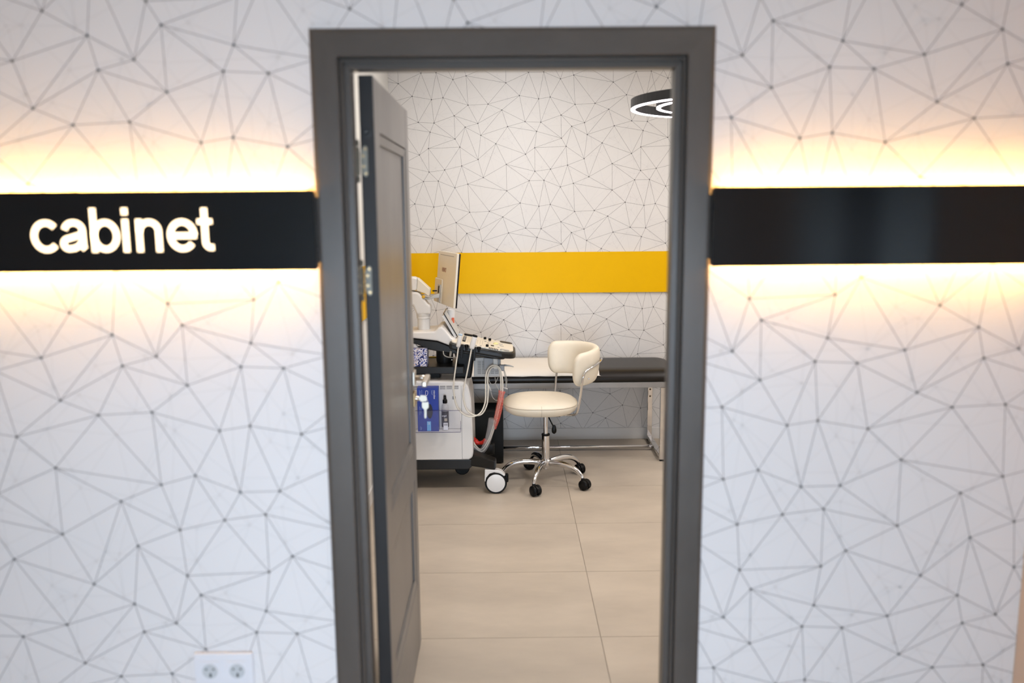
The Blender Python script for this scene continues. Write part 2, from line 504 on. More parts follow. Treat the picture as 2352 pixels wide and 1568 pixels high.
# ------------------------------------------------------------------ printed wallpaper network (repeat 0.726 x 0.718 m)
PX, PZ = 0.726, 0.718
NET = [(-0.72, 2.485), (-0.566, 2.553), (-0.464, 2.555), (-0.351, 2.509), (-0.262, 2.533), (-0.629, 2.402), (-0.499, 2.379),
       (-0.421, 2.391), (-0.252, 2.341), (-0.116, 2.347), (-0.023, 2.308), (-0.592, 2.23), (-0.485, 2.225), (-0.347, 2.272),
       (-0.274, 2.197), (-0.187, 2.22), (-0.168, 2.141), (0.015, 2.198), (-0.513, 2.165), (-0.344, 2.118), (-0.527, 2.056),
       (-0.312, 2.064), (-0.59, 2.013), (-0.189, 1.98), (-0.066, 2.085), (-0.526, 1.898), (-0.419, 1.912), (-0.302, 1.938),
       (-0.155, 1.858), (0.004, 1.946)]
# neighbours joined by a line: (point, point, repeats across, repeats up)
JOIN = [(0, 1, 0, 0), (0, 5, 0, 0), (0, 9, -1, 0), (0, 28, -1, 1), (0, 29, -1, 1), (1, 2, 0, 0), (1, 5, 0, 0), (1, 6, 0, 0), (1, 25, 0, 1), (1, 29, -1, 1), (2, 3, 0, 0), (2, 6, 0, 0), (2, 7, 0, 0), (2, 25, 0, 1), (2, 26, 0, 1), (3, 4, 0, 0), (3, 7, 0, 0), (3, 8, 0, 0), (3, 26, 0, 1), (3, 27, 0, 1), (4, 8, 0, 0), (4, 9, 0, 0), (4, 27, 0, 1), (4, 28, 0, 1), (5, 6, 0, 0), (5, 10, -1, 0), (5, 11, 0, 0), (6, 7, 0, 0), (6, 11, 0, 0), (6, 12, 0, 0), (7, 8, 0, 0), (7, 12, 0, 0), (7, 13, 0, 0), (8, 9, 0, 0), (8, 13, 0, 0), (8, 15, 0, 0), (9, 10, 0, 0), (9, 15, 0, 0), (10, 11, 1, 0), (10, 15, 0, 0), (10, 17, 0, 0), (11, 12, 0, 0), (11, 17, -1, 0), (11, 18, 0, 0), (12, 13, 0, 0), (12, 18, 0, 0), (12, 19, 0, 0), (13, 14, 0, 0), (13, 19, 0, 0), (14, 15, 0, 0), (14, 16, 0, 0), (14, 19, 0, 0), (14, 21, 0, 0), (15, 16, 0, 0), (16, 17, 0, 0), (16, 23, 0, 0), (16, 24, 0, 0), (17, 22, 1, 0), (17, 24, 0, 0), (18, 19, 0, 0), (18, 20, 0, 0), (19, 20, 0, 0), (19, 21, 0, 0), (20, 21, 0, 0), (20, 22, 0, 0), (20, 25, 0, 0), (20, 26, 0, 0), (21, 23, 0, 0), (21, 26, 0, 0), (21, 27, 0, 0), (22, 24, -1, 0), (22, 25, 0, 0), (22, 29, -1, 0), (23, 24, 0, 0), (23, 27, 0, 0), (23, 28, 0, 0), (24, 29, 0, 0), (25, 26, 0, 0), (25, 29, -1, 0), (26, 27, 0, 0), (27, 28, 0, 0), (28, 29, 0, 0), (5, 9, -1, 0), (4, 0, 1, 0), (18, 17, -1, 0), (18, 22, 0, 0), (13, 15, 0, 0), (10, 16, 0, 0), (14, 23, 0, 0), (24, 28, 0, 0)]
NC = (-0.3426, 2.2106)
rng = random.Random(21)
FAINT = [(NC[0] + (rng.random() - 0.5) * PX, NC[1] + (rng.random() - 0.5) * PZ) for _ in range(46)]

def network(base, join, turn, off, rects):
    """tile the repeat over the bounding box of rects and clip its lines to rects"""
    X0 = min(r[0] for r in rects); X1 = max(r[1] for r in rects)
    Z0 = min(r[2] for r in rects); Z1 = max(r[3] for r in rects)
    s = -1 if turn else 1
    P0 = [Vector((s * (bx - NC[0]) + off[0], s * (bz - NC[1]) + off[1])) for bx, bz in base]
    i0 = math.floor((X0 - off[0]) / PX) - 2; i1 = math.ceil((X1 - off[0]) / PX) + 2
    j0 = math.floor((Z0 - off[1]) / PZ) - 2; j1 = math.ceil((Z1 - off[1]) / PZ) + 2
    if join is None:      # loose background net: every point to its nearest neighbours
        V9 = [(Vector((bx + i * PX, bz + j * PZ)), k, i, j) for k, (bx, bz) in enumerate(base) for i in (-1, 0, 1) for j in (-1, 0, 1)]
        r = delaunay_2d_cdt([v[0] for v in V9], [], [], 0, 1e-6)
        js = set()
        for a, b in r[1]:
            A, B = V9[r[3][a][0]], V9[r[3][b][0]]
            if A[1] > B[1]: A, B = B, A
            if (A[2] == 0 and A[3] == 0) or (B[2] == 0 and B[3] == 0): js.add((A[1], B[1], B[2] - A[2], B[3] - A[3]))
        join = sorted(js)
    segs, dots = [], []
    for I in range(i0, i1 + 1):
        for J in range(j0, j1 + 1):
            T = Vector((I * PX, J * PZ))
            for v in P0:
                p = v + T
                if any(x0 + 0.004 < p[0] < x1 - 0.004 and z0 + 0.004 < p[1] < z1 - 0.004 for x0, x1, z0, z1 in rects): dots.append(p)
            for a, b, di, dj in join:
                p = P0[a] + T; q = P0[b] + T + Vector((s * di * PX, s * dj * PZ))
                for x0, x1, z0, z1 in rects:
                    t0, t1 = 0.0, 1.0
                    d = q - p; ok = True
                    for pp, dd, lo, hi in ((p[0], d[0], x0, x1), (p[1], d[1], z0, z1)):
                        if abs(dd) < 1e-9:
                            if not lo <= pp <= hi: ok = False
                            continue
                        a0, a1 = (lo - pp) / dd, (hi - pp) / dd
                        if a0 > a1: a0, a1 = a1, a0
                        t0, t1 = max(t0, a0), min(t1, a1)
                    if ok and t1 - t0 > 1e-4:
                        segs.append((p + d * t0, p + d * t1))
    return segs, dots

def print_net(parent, y, turn, off, rects):
    segs, dots = network(FAINT, None, turn, off, rects)
    make_print(parent, 'faint_network_print', segs, dots, y - 0.0002, 0.00045, 0.0024, M['print_faint'])
    segs, dots = network(NET, JOIN, turn, off, rects)
    make_print(parent, 'network_line_print', segs, [], y - 0.0004, 0.00068, 0, M['print_dark'])
    make_print(parent, 'network_dot_print', [], dots, y - 0.0006, 0, 0.0036, M['print_dot'])

def make_print(parent, name, segs, dots, y, w, rad, m):
    verts, faces = [], []
    for p, q in segs:
        d = (q - p).normalized(); n = Vector((-d[1], d[0])) * w
        k = len(verts)
        for a in (p + n, q + n, q - n, p - n): verts.append((a[0], y, a[1]))
        faces.append((k, k + 3, k + 2, k + 1))
    for p in dots:
        k = len(verts)
        for i in range(8):
            a = 2 * PI * (i + 0.5) / 8
            verts.append((p[0] + rad * math.cos(a), y, p[1] + rad * math.sin(a)))
        faces.append(tuple(range(k, k + 8)))
    me = bpy.data.meshes.new(name)
    me.from_pydata(verts, [], faces)
    me.materials.append(m)
    o = bpy.data.objects.new(name, me)
    o['kind'] = 'stuff'
    link(o, parent)

print_net(wall_back, YB, False, NC, [(XL, XR, 0.084, CEIL)])
print_net(wall_front, YF, True, (0.637, 2.007), [(XE, OL - 0.09, 0.083, CEIL), (OR_ + 0.09, XC, 0.083, CEIL), (OL - 0.09, OR_ + 0.09, OT + 0.088, CEIL)])

# ------------------------------------------------------------------ door frame: mitred casing, bead and stop on three sides
trim = structure(thing('trim_1', 'grey wood laminate door casing around the open doorway', None, (0.02, YC, 0)))
def frame_run(name, u0, u1, y0, y1, m, bevel=0.001):
    L0, L1, R0, R1, T0, T1 = OL - u0, OL - u1, OR_ + u0, OR_ + u1, OT + u0, OT + u1
    hexa(name, [(L1, y0, 0), (L0, y0, 0), (L0, y0, T0), (L1, y0, T1), (L1, y1, 0), (L0, y1, 0), (L0, y1, T0), (L1, y1, T1)], m, trim, bevel)
    hexa(name, [(R1, y0, 0), (R0, y0, 0), (R0, y0, T0), (R1, y0, T1), (R1, y1, 0), (R0, y1, 0), (R0, y1, T0), (R1, y1, T1)], m, trim, bevel)
    mh = M['laminate_h'] if m is M['laminate'] else m
    hexa(name, [(L1, y0, T1), (L0, y0, T0), (R0, y0, T0), (R1, y0, T1), (L1, y1, T1), (L0, y1, T0), (R0, y1, T0), (R1, y1, T1)], mh, trim, bevel)
def frame_profile(name, prof, m):
    """a closed profile of (u, y) points run up, over and down the opening with mitred corners; three pieces"""
    def run(pts_at, mm):
        bm = bmesh.new()
        A = [bm.verts.new(p) for p in pts_at[0]]; B = [bm.verts.new(p) for p in pts_at[1]]
        n = len(A)
        for i in range(n): bm.faces.new((A[i], A[(i + 1) % n], B[(i + 1) % n], B[i]))
        bm.faces.new(A[::-1]); bm.faces.new(B)
        finish(name, bm, mm, trim)
    left0 = [(OL - u, y, 0) for u, y in prof]; left1 = [(OL - u, y, OT + u) for u, y in prof]
    right0 = [(OR_ + u, y, 0) for u, y in prof]; right1 = [(OR_ + u, y, OT + u) for u, y in prof]
    run((left0, left1), m); run((right0, right1), m)
    run((left1, right1), M['laminate_h'] if m is M['laminate'] else m)
frame_profile('casing', [(0.0905, YF - 0.0005), (0.0905, YC + 0.0095), (0.0895, YC + 0.0060), (0.0870, YC + 0.0030), (0.0830, YC + 0.0008), (0.0790, YC),
                         (0.0262, YC), (0.0250, YC + 0.0006), (0.0245, YC + 0.0020), (0.0245, YF - 0.0005)], M['laminate'])
frame_run('casing_gap_shade', 0.0240, 0.0300, YF, YF + 0.006, M['groove_shade'], 0.0)  # dark strip in place of the shadow gap beside the bead
frame_profile('bead', [(0.0235, YF + 0.016), (0.0235, YF + 0.008), (0.0222, YF + 0.0062), (0.0200, YF + 0.0055), (0.0175, YF + 0.0065), (0.0162, YF + 0.0090), (0.0160, YF + 0.016)], M['laminate'])
frame_run('groove', 0.0215, 0.0300, YF + 0.016, YF + 0.026, M['groove_shade'], 0.0)  # groove floor coloured dark to deepen its shade
frame_run('jamb', 0.0305, HOLE - 0.001, YF + 0.001, YF + 0.026, M['laminate'], 0.0)
frame_run('door_stop', 0.0, 0.0300, YF + 0.0265, YR - 0.040, M['laminate'], 0.0012)
frame_run('jamb', 0.0090, HOLE - 0.001, YR - 0.0395, YR - 0.001, M['laminate'], 0.001)
frame_run('inner_casing', 0.0130, 0.0790, YR + 0.0005, YR + 0.011, M['laminate'], 0.0012)

# ------------------------------------------------------------------ door leaf, swung open into the room
AX, AY, LEAFW, LEAFH, LEAFT = -0.336, 2.238, 0.837, 2.0, 0.037
def leaf(a, t, z): return (AX - 0.0096 * a + t, AY + a, z)
door = structure(thing('door_1', 'grey wood panelled door leaf standing open into the room', None, leaf(0, -LEAFT, 0.008)))
def leaf_box(name, a0, a1, t0, t1, z0, z1, m, parent=door, bevel=0.0012):
    return hexa(name, [leaf(a0, t0, z0), leaf(a1, t0, z0), leaf(a1, t0, z1), leaf(a0, t0, z1),
                       leaf(a0, t1, z0), leaf(a1, t1, z0), leaf(a1, t1, z1), leaf(a0, t1, z1)], m, parent, bevel)
Z0 = 0.008
leaf_box('edge_band', 0.0, 0.003, -LEAFT, -0.001, Z0, LEAFH, M['edge'], bevel=0.0004)
leaf_box('stile', 0.003, 0.105, -LEAFT, 0, Z0, LEAFH, M['leaf'])
leaf_box('stile', 0.757, LEAFW, -LEAFT, 0, Z0, LEAFH, M['leaf'])
for z0, z1 in ((1.865, LEAFH), (0.680, 0.800), (Z0, 0.275)):
    leaf_box('rail', 0.1055, 0.7565, -LEAFT, -0.0004, z0, z1, M['leaf'])
for z0, z1 in ((0.800, 1.865), (0.275, 0.680)):
    leaf_box('panel', 0.106, 0.756, -0.026, -0.0131, z0, z1, M['leaf'])
    a0, a1, wd = 0.1095, 0.7525, 0.024
    zq0, zq1 = z0 + 0.004, z1 - 0.004
    # sloping moulding strips round the panel, from the rail face down to the panel
    def strip(p0, p1, q0, q1):
        hexa('moulding', [leaf(p0[0], -0.0015, p0[1]), leaf(p1[0], -0.0015, p1[1]), leaf(q1[0], -0.0065, q1[1]), leaf(q0[0], -0.0065, q0[1]),
                          leaf(p0[0], -0.0129, p0[1]), leaf(p1[0], -0.0129, p1[1]), leaf(q1[0], -0.0129, q1[1]), leaf(q0[0], -0.0129, q0[1])], M['leaf'], door)
    o = ((a0, zq0), (a1, zq0), (a1, zq1), (a0, zq1)); i = ((a0 + wd, zq0 + wd), (a1 - wd, zq0 + wd), (a1 - wd, zq1 - wd), (a0 + wd, zq1 - wd))
    for k in range(4): strip(o[k], o[(k + 1) % 4], i[k], i[(k + 1) % 4])
# hinges on the near edge
def hinge(z):
    h = prism('hinge', [(AX - 0.0375, z - 0.024), (AX - 0.031, z - 0.036), (AX - 0.024, z - 0.040), (AX - 0.019, z - 0.034), (AX - 0.0185, z + 0.034),
                        (AX - 0.024, z + 0.040), (AX - 0.031, z + 0.036), (AX - 0.0375, z + 0.024)], AY - 0.0025, AY - 0.0003, M['hinge'], door, bevel=0.0006)
    for dx, dz in ((-0.0245, 0.031), (-0.030, 0.013), (-0.030, -0.013), (-0.0245, -0.031)):
        lathe('screw', [(0.0035, 0), (0.0030, 0.0006), (0.001, 0.0008)], (AX + dx, AY - 0.0029, z + dz), M['brass'], h, 10, 'y')
    lathe('knuckle', [(0.0055, -0.036), (0.0062, -0.034), (0.0062, 0.034), (0.0055, 0.036)], (AX - 0.046, AY + 0.003, z), M['hinge'], h, 12)
    for dz in (0.046, -0.046):
        lathe('pin_cap', [(0.0045, -0.008), (0.0045, 0.006), (0.002, 0.009)], (AX - 0.045, AY + 0.003, z + dz), M['hinge'], h, 12)
for z in (1.786, 1.478, 0.22): hinge(z)
lathe('edge_bolt', [(0.0105, 0), (0.0105, -0.0012), (0.007, -0.0018), (0.004, -0.001), (0.0, -0.001)], (AX - 0.019, AY - 0.0002, 1.857), M['anthracite'], door, 18, 'y')
# lever handle on the face turned to the doorway
hz = 1.055
hb = leaf_box('handle', 0.765, 0.817, 0.0004, 0.0090, hz - 0.026, hz + 0.026, M['nickel'], bevel=0.002)
pa = leaf(0.791, 0.009, hz)
tube('neck', [pa, (pa[0] + 0.045, pa[1], hz)], 0.0095, M['nickel'], hb, 12)
box('lever', pa[0] + 0.034, pa[0] + 0.052, pa[1] - 0.118, pa[1] + 0.012, hz - 0.011, hz + 0.011, M['nickel'], hb, bevel=0.004)
lk = leaf_box('lock_rosette', 0.765, 0.817, 0.0004, 0.0080, 0.952, 1.004, M['brass'], bevel=0.002)
lathe('cylinder', [(0.0085, 0), (0.0085, 0.010), (0.007, 0.012)], leaf(0.791, 0.008, 0.978), M['nickel'], lk, 14, 'x')
# keys: one in the lock, one hanging from the ring
kx, ky, kz = leaf(0.791, 0.020, 0.978)
keys = thing('key_bunch', 'two steel keys on a ring hanging from the door lock', 'keys', (kx, ky, kz))
def key(ox, oz, down):
    """flat key: bow, shoulder and blade; along +x when not down, else hanging"""
    bow = [(-0.012, -0.006), (-0.006, -0.0125), (0.008, -0.0125), (0.014, -0.007), (0.014, 0.007), (0.008, 0.0125), (-0.006, 0.0125), (-0.012, 0.006)]
    bm = bmesh.new()
    if down:
        pts = [(0.012, 0.010), (-0.012, 0.010), (-0.0125, -0.010), (-0.0045, -0.018), (-0.0045, -0.048), (-0.001, -0.052), (0.0035, -0.048), (0.0045, -0.018), (0.0125, -0.010)]
    else:
        pts = [(0.026, 0.011), (0.006, 0.012), (0.001, 0.005), (-0.012, 0.0045), (-0.012, -0.0045), (0.001, -0.005), (0.006, -0.012), (0.026, -0.011), (0.029, 0)]
    bm_prism(bm, [(ox + x, oz + z) for x, z in pts], ky - 0.0011, ky + 0.0011)
    return finish('key', bm, M['keymetal'], keys, bevel=0.0006)
key(kx, kz, False)
key(kx + 0.022, kz - 0.024, True)
tube('ring', [(kx + 0.022 + 0.0085 * math.cos(2 * PI * k / 16), ky + 0.0016, kz - 0.013 + 0.0105 * math.sin(2 * PI * k / 16)) for k in range(17)], 0.0012, M['keymetal'], keys, 6)

# ------------------------------------------------------------------ backlit black sign boards
def led_board(name, label, x0, x1, z0, z1):
    t = thing(name, label, 'sign', ((x0 + x1) / 2, YF, (z0 + z1) / 2))
    lip = 0.016
    box('face', x0, x1, YF - 0.040, YF - 0.036, z0, z1, M['black_gloss'], t, bevel=0.0006)
    box('carrier', x0 + 0.004, x1 - 0.004, YF - 0.0355, YF - 0.0004, z0 + lip, z1 - lip, M['sign_side'], t)
    box('end_cap', x0 + 0.0005 if x0 > 0 else x1 - 0.0035, x0 + 0.0035 if x0 > 0 else x1 - 0.0005, YF - 0.0355, YC - 0.0005, z0 + 0.002, z1 - 0.002, M['sign_side'], t)
    box('led_strip', x0 + 0.02, x1 - 0.02, YF - 0.024, YF - 0.014, z1 - lip + 0.0004, z1 - lip + 0.0024, M['led'], t)
    box('led_strip', x0 + 0.02, x1 - 0.02, YF - 0.024, YF - 0.014, z0 + lip - 0.0024, z0 + lip - 0.0004, M['led'], t)
    return t
ZS0, ZS1 = 1.5195, 1.711
sign = led_board('sign_board', 'backlit black sign board with glowing white lettering, left of the door', -1.90, -0.4625, ZS0, ZS1)
led_board('sign_board', 'backlit plain black board without lettering, right of the door', 0.5010, XC - 0.002, ZS0, ZS1)

# glowing letters: strokes of the round sans lettering, each letter a part
def arc(cx, cz, rx, rz, a0, a1, n=14):
    return [(cx + rx * math.cos(math.radians(a0 + (a1 - a0) * k / n)), cz + rz * math.sin(math.radians(a0 + (a1 - a0) * k / n))) for k in range(n + 1)]
def ribbon_poly(bm, P, w, y0, y1):
    """flat stroke with square ends"""
    P = [Vector(p) for p in P]
    L, R = [], []
    for i in range(len(P)):
        d = (P[min(i + 1, len(P) - 1)] - P[max(i - 1, 0)]).normalized()
        n = Vector((-d[1], d[0])) * w / 2
        L.append(P[i] + n); R.append(P[i] - n)
    lf = [[bm.verts.new((v[0], y, v[1])) for v in L] for y in (y0, y1)]
    rf = [[bm.verts.new((v[0], y, v[1])) for v in R] for y in (y0, y1)]
    for i in range(len(P) - 1):
        bm.faces.new((lf[0][i], rf[0][i], rf[0][i + 1], lf[0][i + 1]))
        bm.faces.new((lf[1][i + 1], rf[1][i + 1], rf[1][i], lf[1][i]))
        bm.faces.new((lf[0][i], lf[0][i + 1], lf[1][i + 1], lf[1][i]))
        bm.faces.new((rf[0][i + 1], rf[0][i], rf[1][i], rf[1][i + 1]))
    for k in (0, -1):
        bm.faces.new((lf[0][k], rf[0][k], rf[1][k], lf[1][k]))
XH, ASC, SW = 0.0790, 0.1060, 0.0148      # x-height, ascender, stroke
h2 = SW / 2
GL = {
    'c': (0.0660, [arc(0.036, XH / 2, 0.0360 - h2, XH / 2 - h2, 42, 318, 24)]),
    'a': (0.0700, [[(0.0125, XH * 0.70)] + arc(0.034, XH - h2 - 0.019, 0.0215, 0.019, 150, 0, 14) + [(0.0555, 0.022), (0.0562, 0.012), (0.0595, 0.0078)],
                   [(0.0555, XH * 0.56)] + [(0.040, XH * 0.50), (0.024, XH * 0.44)] + arc(0.0215, 0.0215, 0.0135, 0.0125, 100, 270, 10) + [(0.034, 0.0105), (0.046, 0.0165), (0.0545, 0.028)]]),
    'b': (0.0700, [[(h2, 0), (h2, ASC)], arc(0.0345, XH / 2, 0.0345 - h2, XH / 2 - h2, -180, 180, 28)]),
    'i': (0.0260, [[(h2, 0), (h2, XH)], [(h2, ASC - 0.017), (h2, ASC)]]),
    'n': (0.0670, [[(h2, 0), (h2, XH)], [(h2, XH * 0.60)] + arc(0.0315, XH - h2 - 0.022, 0.0225, 0.022, 165, 0, 14) + [(0.054, 0)]]),
    'e': (0.0700, [arc(0.0360, XH / 2, 0.0360 - h2, XH / 2 - h2, -38, -360, 28) , [(0.010, XH / 2 - 0.001), (0.0700, XH / 2 - 0.001)]]),
    't': (0.0420, [[(0.0200, ASC * 0.985), (0.0200, 0.024)] + arc(0.0330, 0.024, 0.0130, 0.0145, 180, 262, 8) + [(0.0400, 0.0098)], [(0.002, XH - 0.007), (0.0385, XH - 0.007)]]),
}
xs = {'c': (-1.1461, 2.072, 1.6039)[0], 'a': (-1.0771, 2.072, 1.6033)[0], 'b': (-1.0017, 2.072, 1.6027)[0], 'i': (-0.9252, 2.072, 1.6021)[0], 'n': (-0.8927, 2.072, 1.6018)[0], 'e': (-0.8182, 2.072, 1.6012)[0], 't': (-0.7469, 2.072, 1.6006)[0]}
for ch in 'cabinet':
    w, strokes = GL[ch]
    bm = bmesh.new()
    for st in strokes:
        ribbon_poly(bm, [(xs[ch] + x, 1.5665 + z) for x, z in st], SW * (0.86 if ch in 't' and st is strokes[1] else 1), YF - 0.0415, YF - 0.0402)
    finish('letter', bm, M['letter'], sign)

# ------------------------------------------------------------------ yellow boards
yp = box('wall_board', XL + 0.001, XR - 0.01, YB - 0.014, YB - 0.001, 1.061, 1.345, M['yellow'], bevel=0.001)
tag(yp, 'long yellow board running across the far wall behind the chair', 'wall board')
yp = box('wall_board', XL + 0.001, XL + 0.014, YR + 0.1, YB - 0.016, 1.061, 1.345, M['yellow'], bevel=0.001)
tag(yp, 'yellow board on the side wall seen through the hinge gap', 'wall board')

# ------------------------------------------------------------------ double socket
so = thing('power_socket', 'white double power socket low on the wall left of the door', 'socket', (-0.763, YF, 0.453))
box('frame', -0.842, -0.685, YF - 0.010, YF - 0.0004, 0.412, 0.503, M['socket'], so, bevel=0.004)
for cx in (-0.799, -0.727):
    pl = box('outlet', cx - 0.0275, cx + 0.0275, YF - 0.0125, YF - 0.0101, 0.4255, 0.4805, M['socket'], so, bevel=0.001)
    lathe('well', [(0.0205, 0), (0.0205, -0.0010), (0.019, -0.0013), (0.0165, -0.0007), (0.0, -0.0006)], (cx, YF - 0.0126, 0.453), M['socket_in'], pl, 26, 'y')
    for dx in (-0.0095, 0.0095):
        lathe('pin_hole', [(0.0026, 0), (0.0026, -0.0004)], (cx + dx, YF - 0.0135, 0.453 + 0.006), M['dark'], pl, 10, 'y')
    box('earth_clip', cx - 0.0015, cx + 0.0035, YF - 0.0142, YF - 0.0134, 0.437, 0.447, M['dark'], pl)

# ================================================================== examination couch with its paper sheet
couch = thing('exam_couch', 'black padded examination couch on chrome legs along the far wall', 'couch', (0.2, 5.65, 0))
CX0, CX1, CY0, CY1 = -0.72, 1.13, 5.375, 5.925
PB, PT = 0.5335, 0.612
def rrect(x0, x1, y0, y1, r, n=8):
    out = []
    for cx, cy, a in ((x1 - r, y1 - r, 0), (x0 + r, y1 - r, 90), (x0 + r, y0 + r, 180), (x1 - r, y0 + r, 270)):
        for k in range(n + 1):
            t = math.radians(a + 90 * k / n)
            out.append((cx + r * math.cos(t), cy + r * math.sin(t)))
    return out
def pad_mesh(name, prof, x0, x1, y0, y1, r, m, parent):
    """cushion: profile of (inset, z) rings over a rounded rectangle"""
    bm = bmesh.new()
    rings = []
    for ins, z in prof:
        rings.append([bm.verts.new((x, y, z)) for x, y in rrect(x0 + ins, x1 - ins, y0 + ins, y1 - ins, max(0.004, r - ins * 0.8))])
    n = len(rings[0])
    for a, b in zip(rings, rings[1:]):
        for k in range(n): bm.faces.new((a[k], a[(k + 1) % n], b[(k + 1) % n], b[k]))
    bm.faces.new(rings[0][::-1]); bm.faces.new(rings[-1])
    return finish(name, bm, m, parent, smooth=True)
pad_mesh('pad', [(0.012, PB), (0.003, PB + 0.006), (0.0, PB + 0.016), (0.002, PB + 0.030), (0.012, PB + 0.050), (0.030, PB + 0.066), (0.060, PB + 0.075), (0.12, PT)],
         CX0, CX1, CY0, CY1, 0.10, M['black_leather'], couch)
for y0 in (CY0 + 0.006, CY1 - 0.036):
    box('side_rail', CX0 + 0.03, CX1 - 0.03, y0, y0 + 0.03, 0.4965, PB - 0.0005, M['rail_grey'], couch, bevel=0.002)
for x0 in (-0.62, 0.993):
    box('cross_rail', x0 + 0.001, x0 + 0.034, CY0 + 0.037, CY1 - 0.037, 0.4975, PB - 0.001, M['rail_grey'], couch, bevel=0.002)
    box('leg', x0, x0 + 0.034, CY0 + 0.012, CY0 + 0.037, 0.010, 0.496, M['chrome'], couch, bevel=0.003)
    lg = box('leg', x0, x0 + 0.034, CY1 - 0.040, CY1 - 0.015, 0.010, 0.496, M['chrome'], couch, bevel=0.003)
    for z in (0.375, 0.325):
        lathe('bolt', [(0.0075, 0), (0.0065, -0.002), (0.0, -0.003)], (x0 + 0.017, CY1 - 0.0402, z), M['brass'], lg, 14, 'y')
        lathe('bolt_head', [(0.0050, 0), (0.0050, -0.0012)], (x0 + 0.017, CY1 - 0.0432, z), M['dark'], lg, 12, 'y')
    box('foot_bar', x0 + 0.001, x0 + 0.033, CY0 + 0.0375, CY1 - 0.0405, 0.010, 0.038, M['chrome'], couch, bevel=0.003)
    for y in (CY0 + 0.0245, CY1 - 0.0275):
        box('foot_cap', x0 + 0.002, x0 + 0.032, y - 0.011, y + 0.011, 0.0, 0.0098, M['black_plastic'], couch)
tube('stretcher', [(-0.586, 5.645, 0.026), (0.9925, 5.645, 0.026)], 0.0115, M['chrome'], couch, 14)
for x in (-0.575, 0.968):
    lathe('collar', [(0.012, 0), (0.0155, 0.002), (0.0155, 0.014), (0.012, 0.016)], (x, 5.645, 0.026), M['chrome'], couch, 16, 'x')
# paper sheet lying over the left part of the pad and turned down at its front edge
bm = bmesh.new()
prof = [(CY0 - 0.003, 0.578), (CY0 - 0.0015, 0.584), (CY0 + 0.006, 0.592), (CY0 + 0.025, 0.604), (CY0 + 0.06, 0.6120), (CY0 + 0.12, 0.6145), (CY1 - 0.12, 0.6145), (CY1 - 0.05, 0.612)]
NXS = 24
gr = []
for i in range(NXS + 1):
    x = -0.60 + (0.592 + 0.60) * i / NXS
    row = []
    for k, (y, z) in enumerate(prof):
        wob = 0.0025 * math.sin(i * 1.7 + k) * (1 if k < 3 else 0.25)
        row.append(bm.verts.new((x + (0.012 if i == NXS and k == 0 else 0), y - abs(wob) * (k < 3), z + wob * 0.6 + 0.001)))
    gr.append(row)
for i in range(NXS):
    for k in range(len(prof) - 1):
        bm.faces.new((gr[i][k], gr[i + 1][k], gr[i + 1][k + 1], gr[i][k + 1]))
ps = finish('paper_sheet', bm, M['sheet'], None, smooth=True)
md = ps.modifiers.new('thickness', 'SOLIDIFY'); md.thickness = 0.0008; md.offset = 1
tag(ps, 'white disposable paper sheet laid over the black couch', 'paper sheet')

# black tower standing under the couch
tw = thing('computer_tower', 'plain black box standing on the floor under the couch', 'box', (-0.13, 5.44, 0))
box('case', -0.245, -0.032, 5.365, 5.62, 0.006, 0.352, M['black_matte'], tw, bevel=0.004)
for x in (-0.225, -0.055):
    for y in (5.39, 5.59):
        lathe('foot', [(0.012, 0), (0.012, 0.0058)], (x, y, 0), M['black_plastic'], tw, 10)

# ================================================================== swivel chair
CC = Vector((0.228, 5.0, 0))
ch = thing('swivel_chair', 'cream swivel chair with curved low back on chrome star base', 'chair', CC)
def at(dx, dy, z): return (CC.x + dx, CC.y + dy, z)
sc = (0.195, 5.0, 0)
sprof = [(0.10, 0.437), (0.150, 0.439), (0.190, 0.449), (0.213, 0.466), (0.2215, 0.484), (0.2225, 0.494), (0.218, 0.505), (0.204, 0.517), (0.176, 0.527), (0.12, 0.535), (0.05, 0.538)]
seat = lathe('seat', sprof, sc, M['cream'], ch, 56, p=2.6, sx=1.0, sy=0.97)
seat.modifiers.clear()
def sring(rad, z, n=72, p=2.6):
    out = []
    for k in range(n + 1):
        a = 2 * PI * k / n; ca, sa = math.cos(a), math.sin(a)
        out.append((sc[0] + math.copysign(abs(ca) ** (2 / p), ca) * rad, sc[1] + math.copysign(abs(sa) ** (2 / p), sa) * rad * 0.97, z))
    return out
tube('piping', sring(0.2212, 0.5005), 0.0024, M['cream_seam'], seat, 6)
tube('seam', [(sc[0] + 0.0 + 0.001, sc[1] - r * 0.97 - 0.0006, z) for r, z in sprof[2:8]], 0.0012, M['cream_seam'], seat, 6)
box('seat_plate', CC.x - 0.085, CC.x + 0.085, CC.y - 0.085, CC.y + 0.085, 0.424, 0.4366, M['black_plastic'], ch, bevel=0.004)
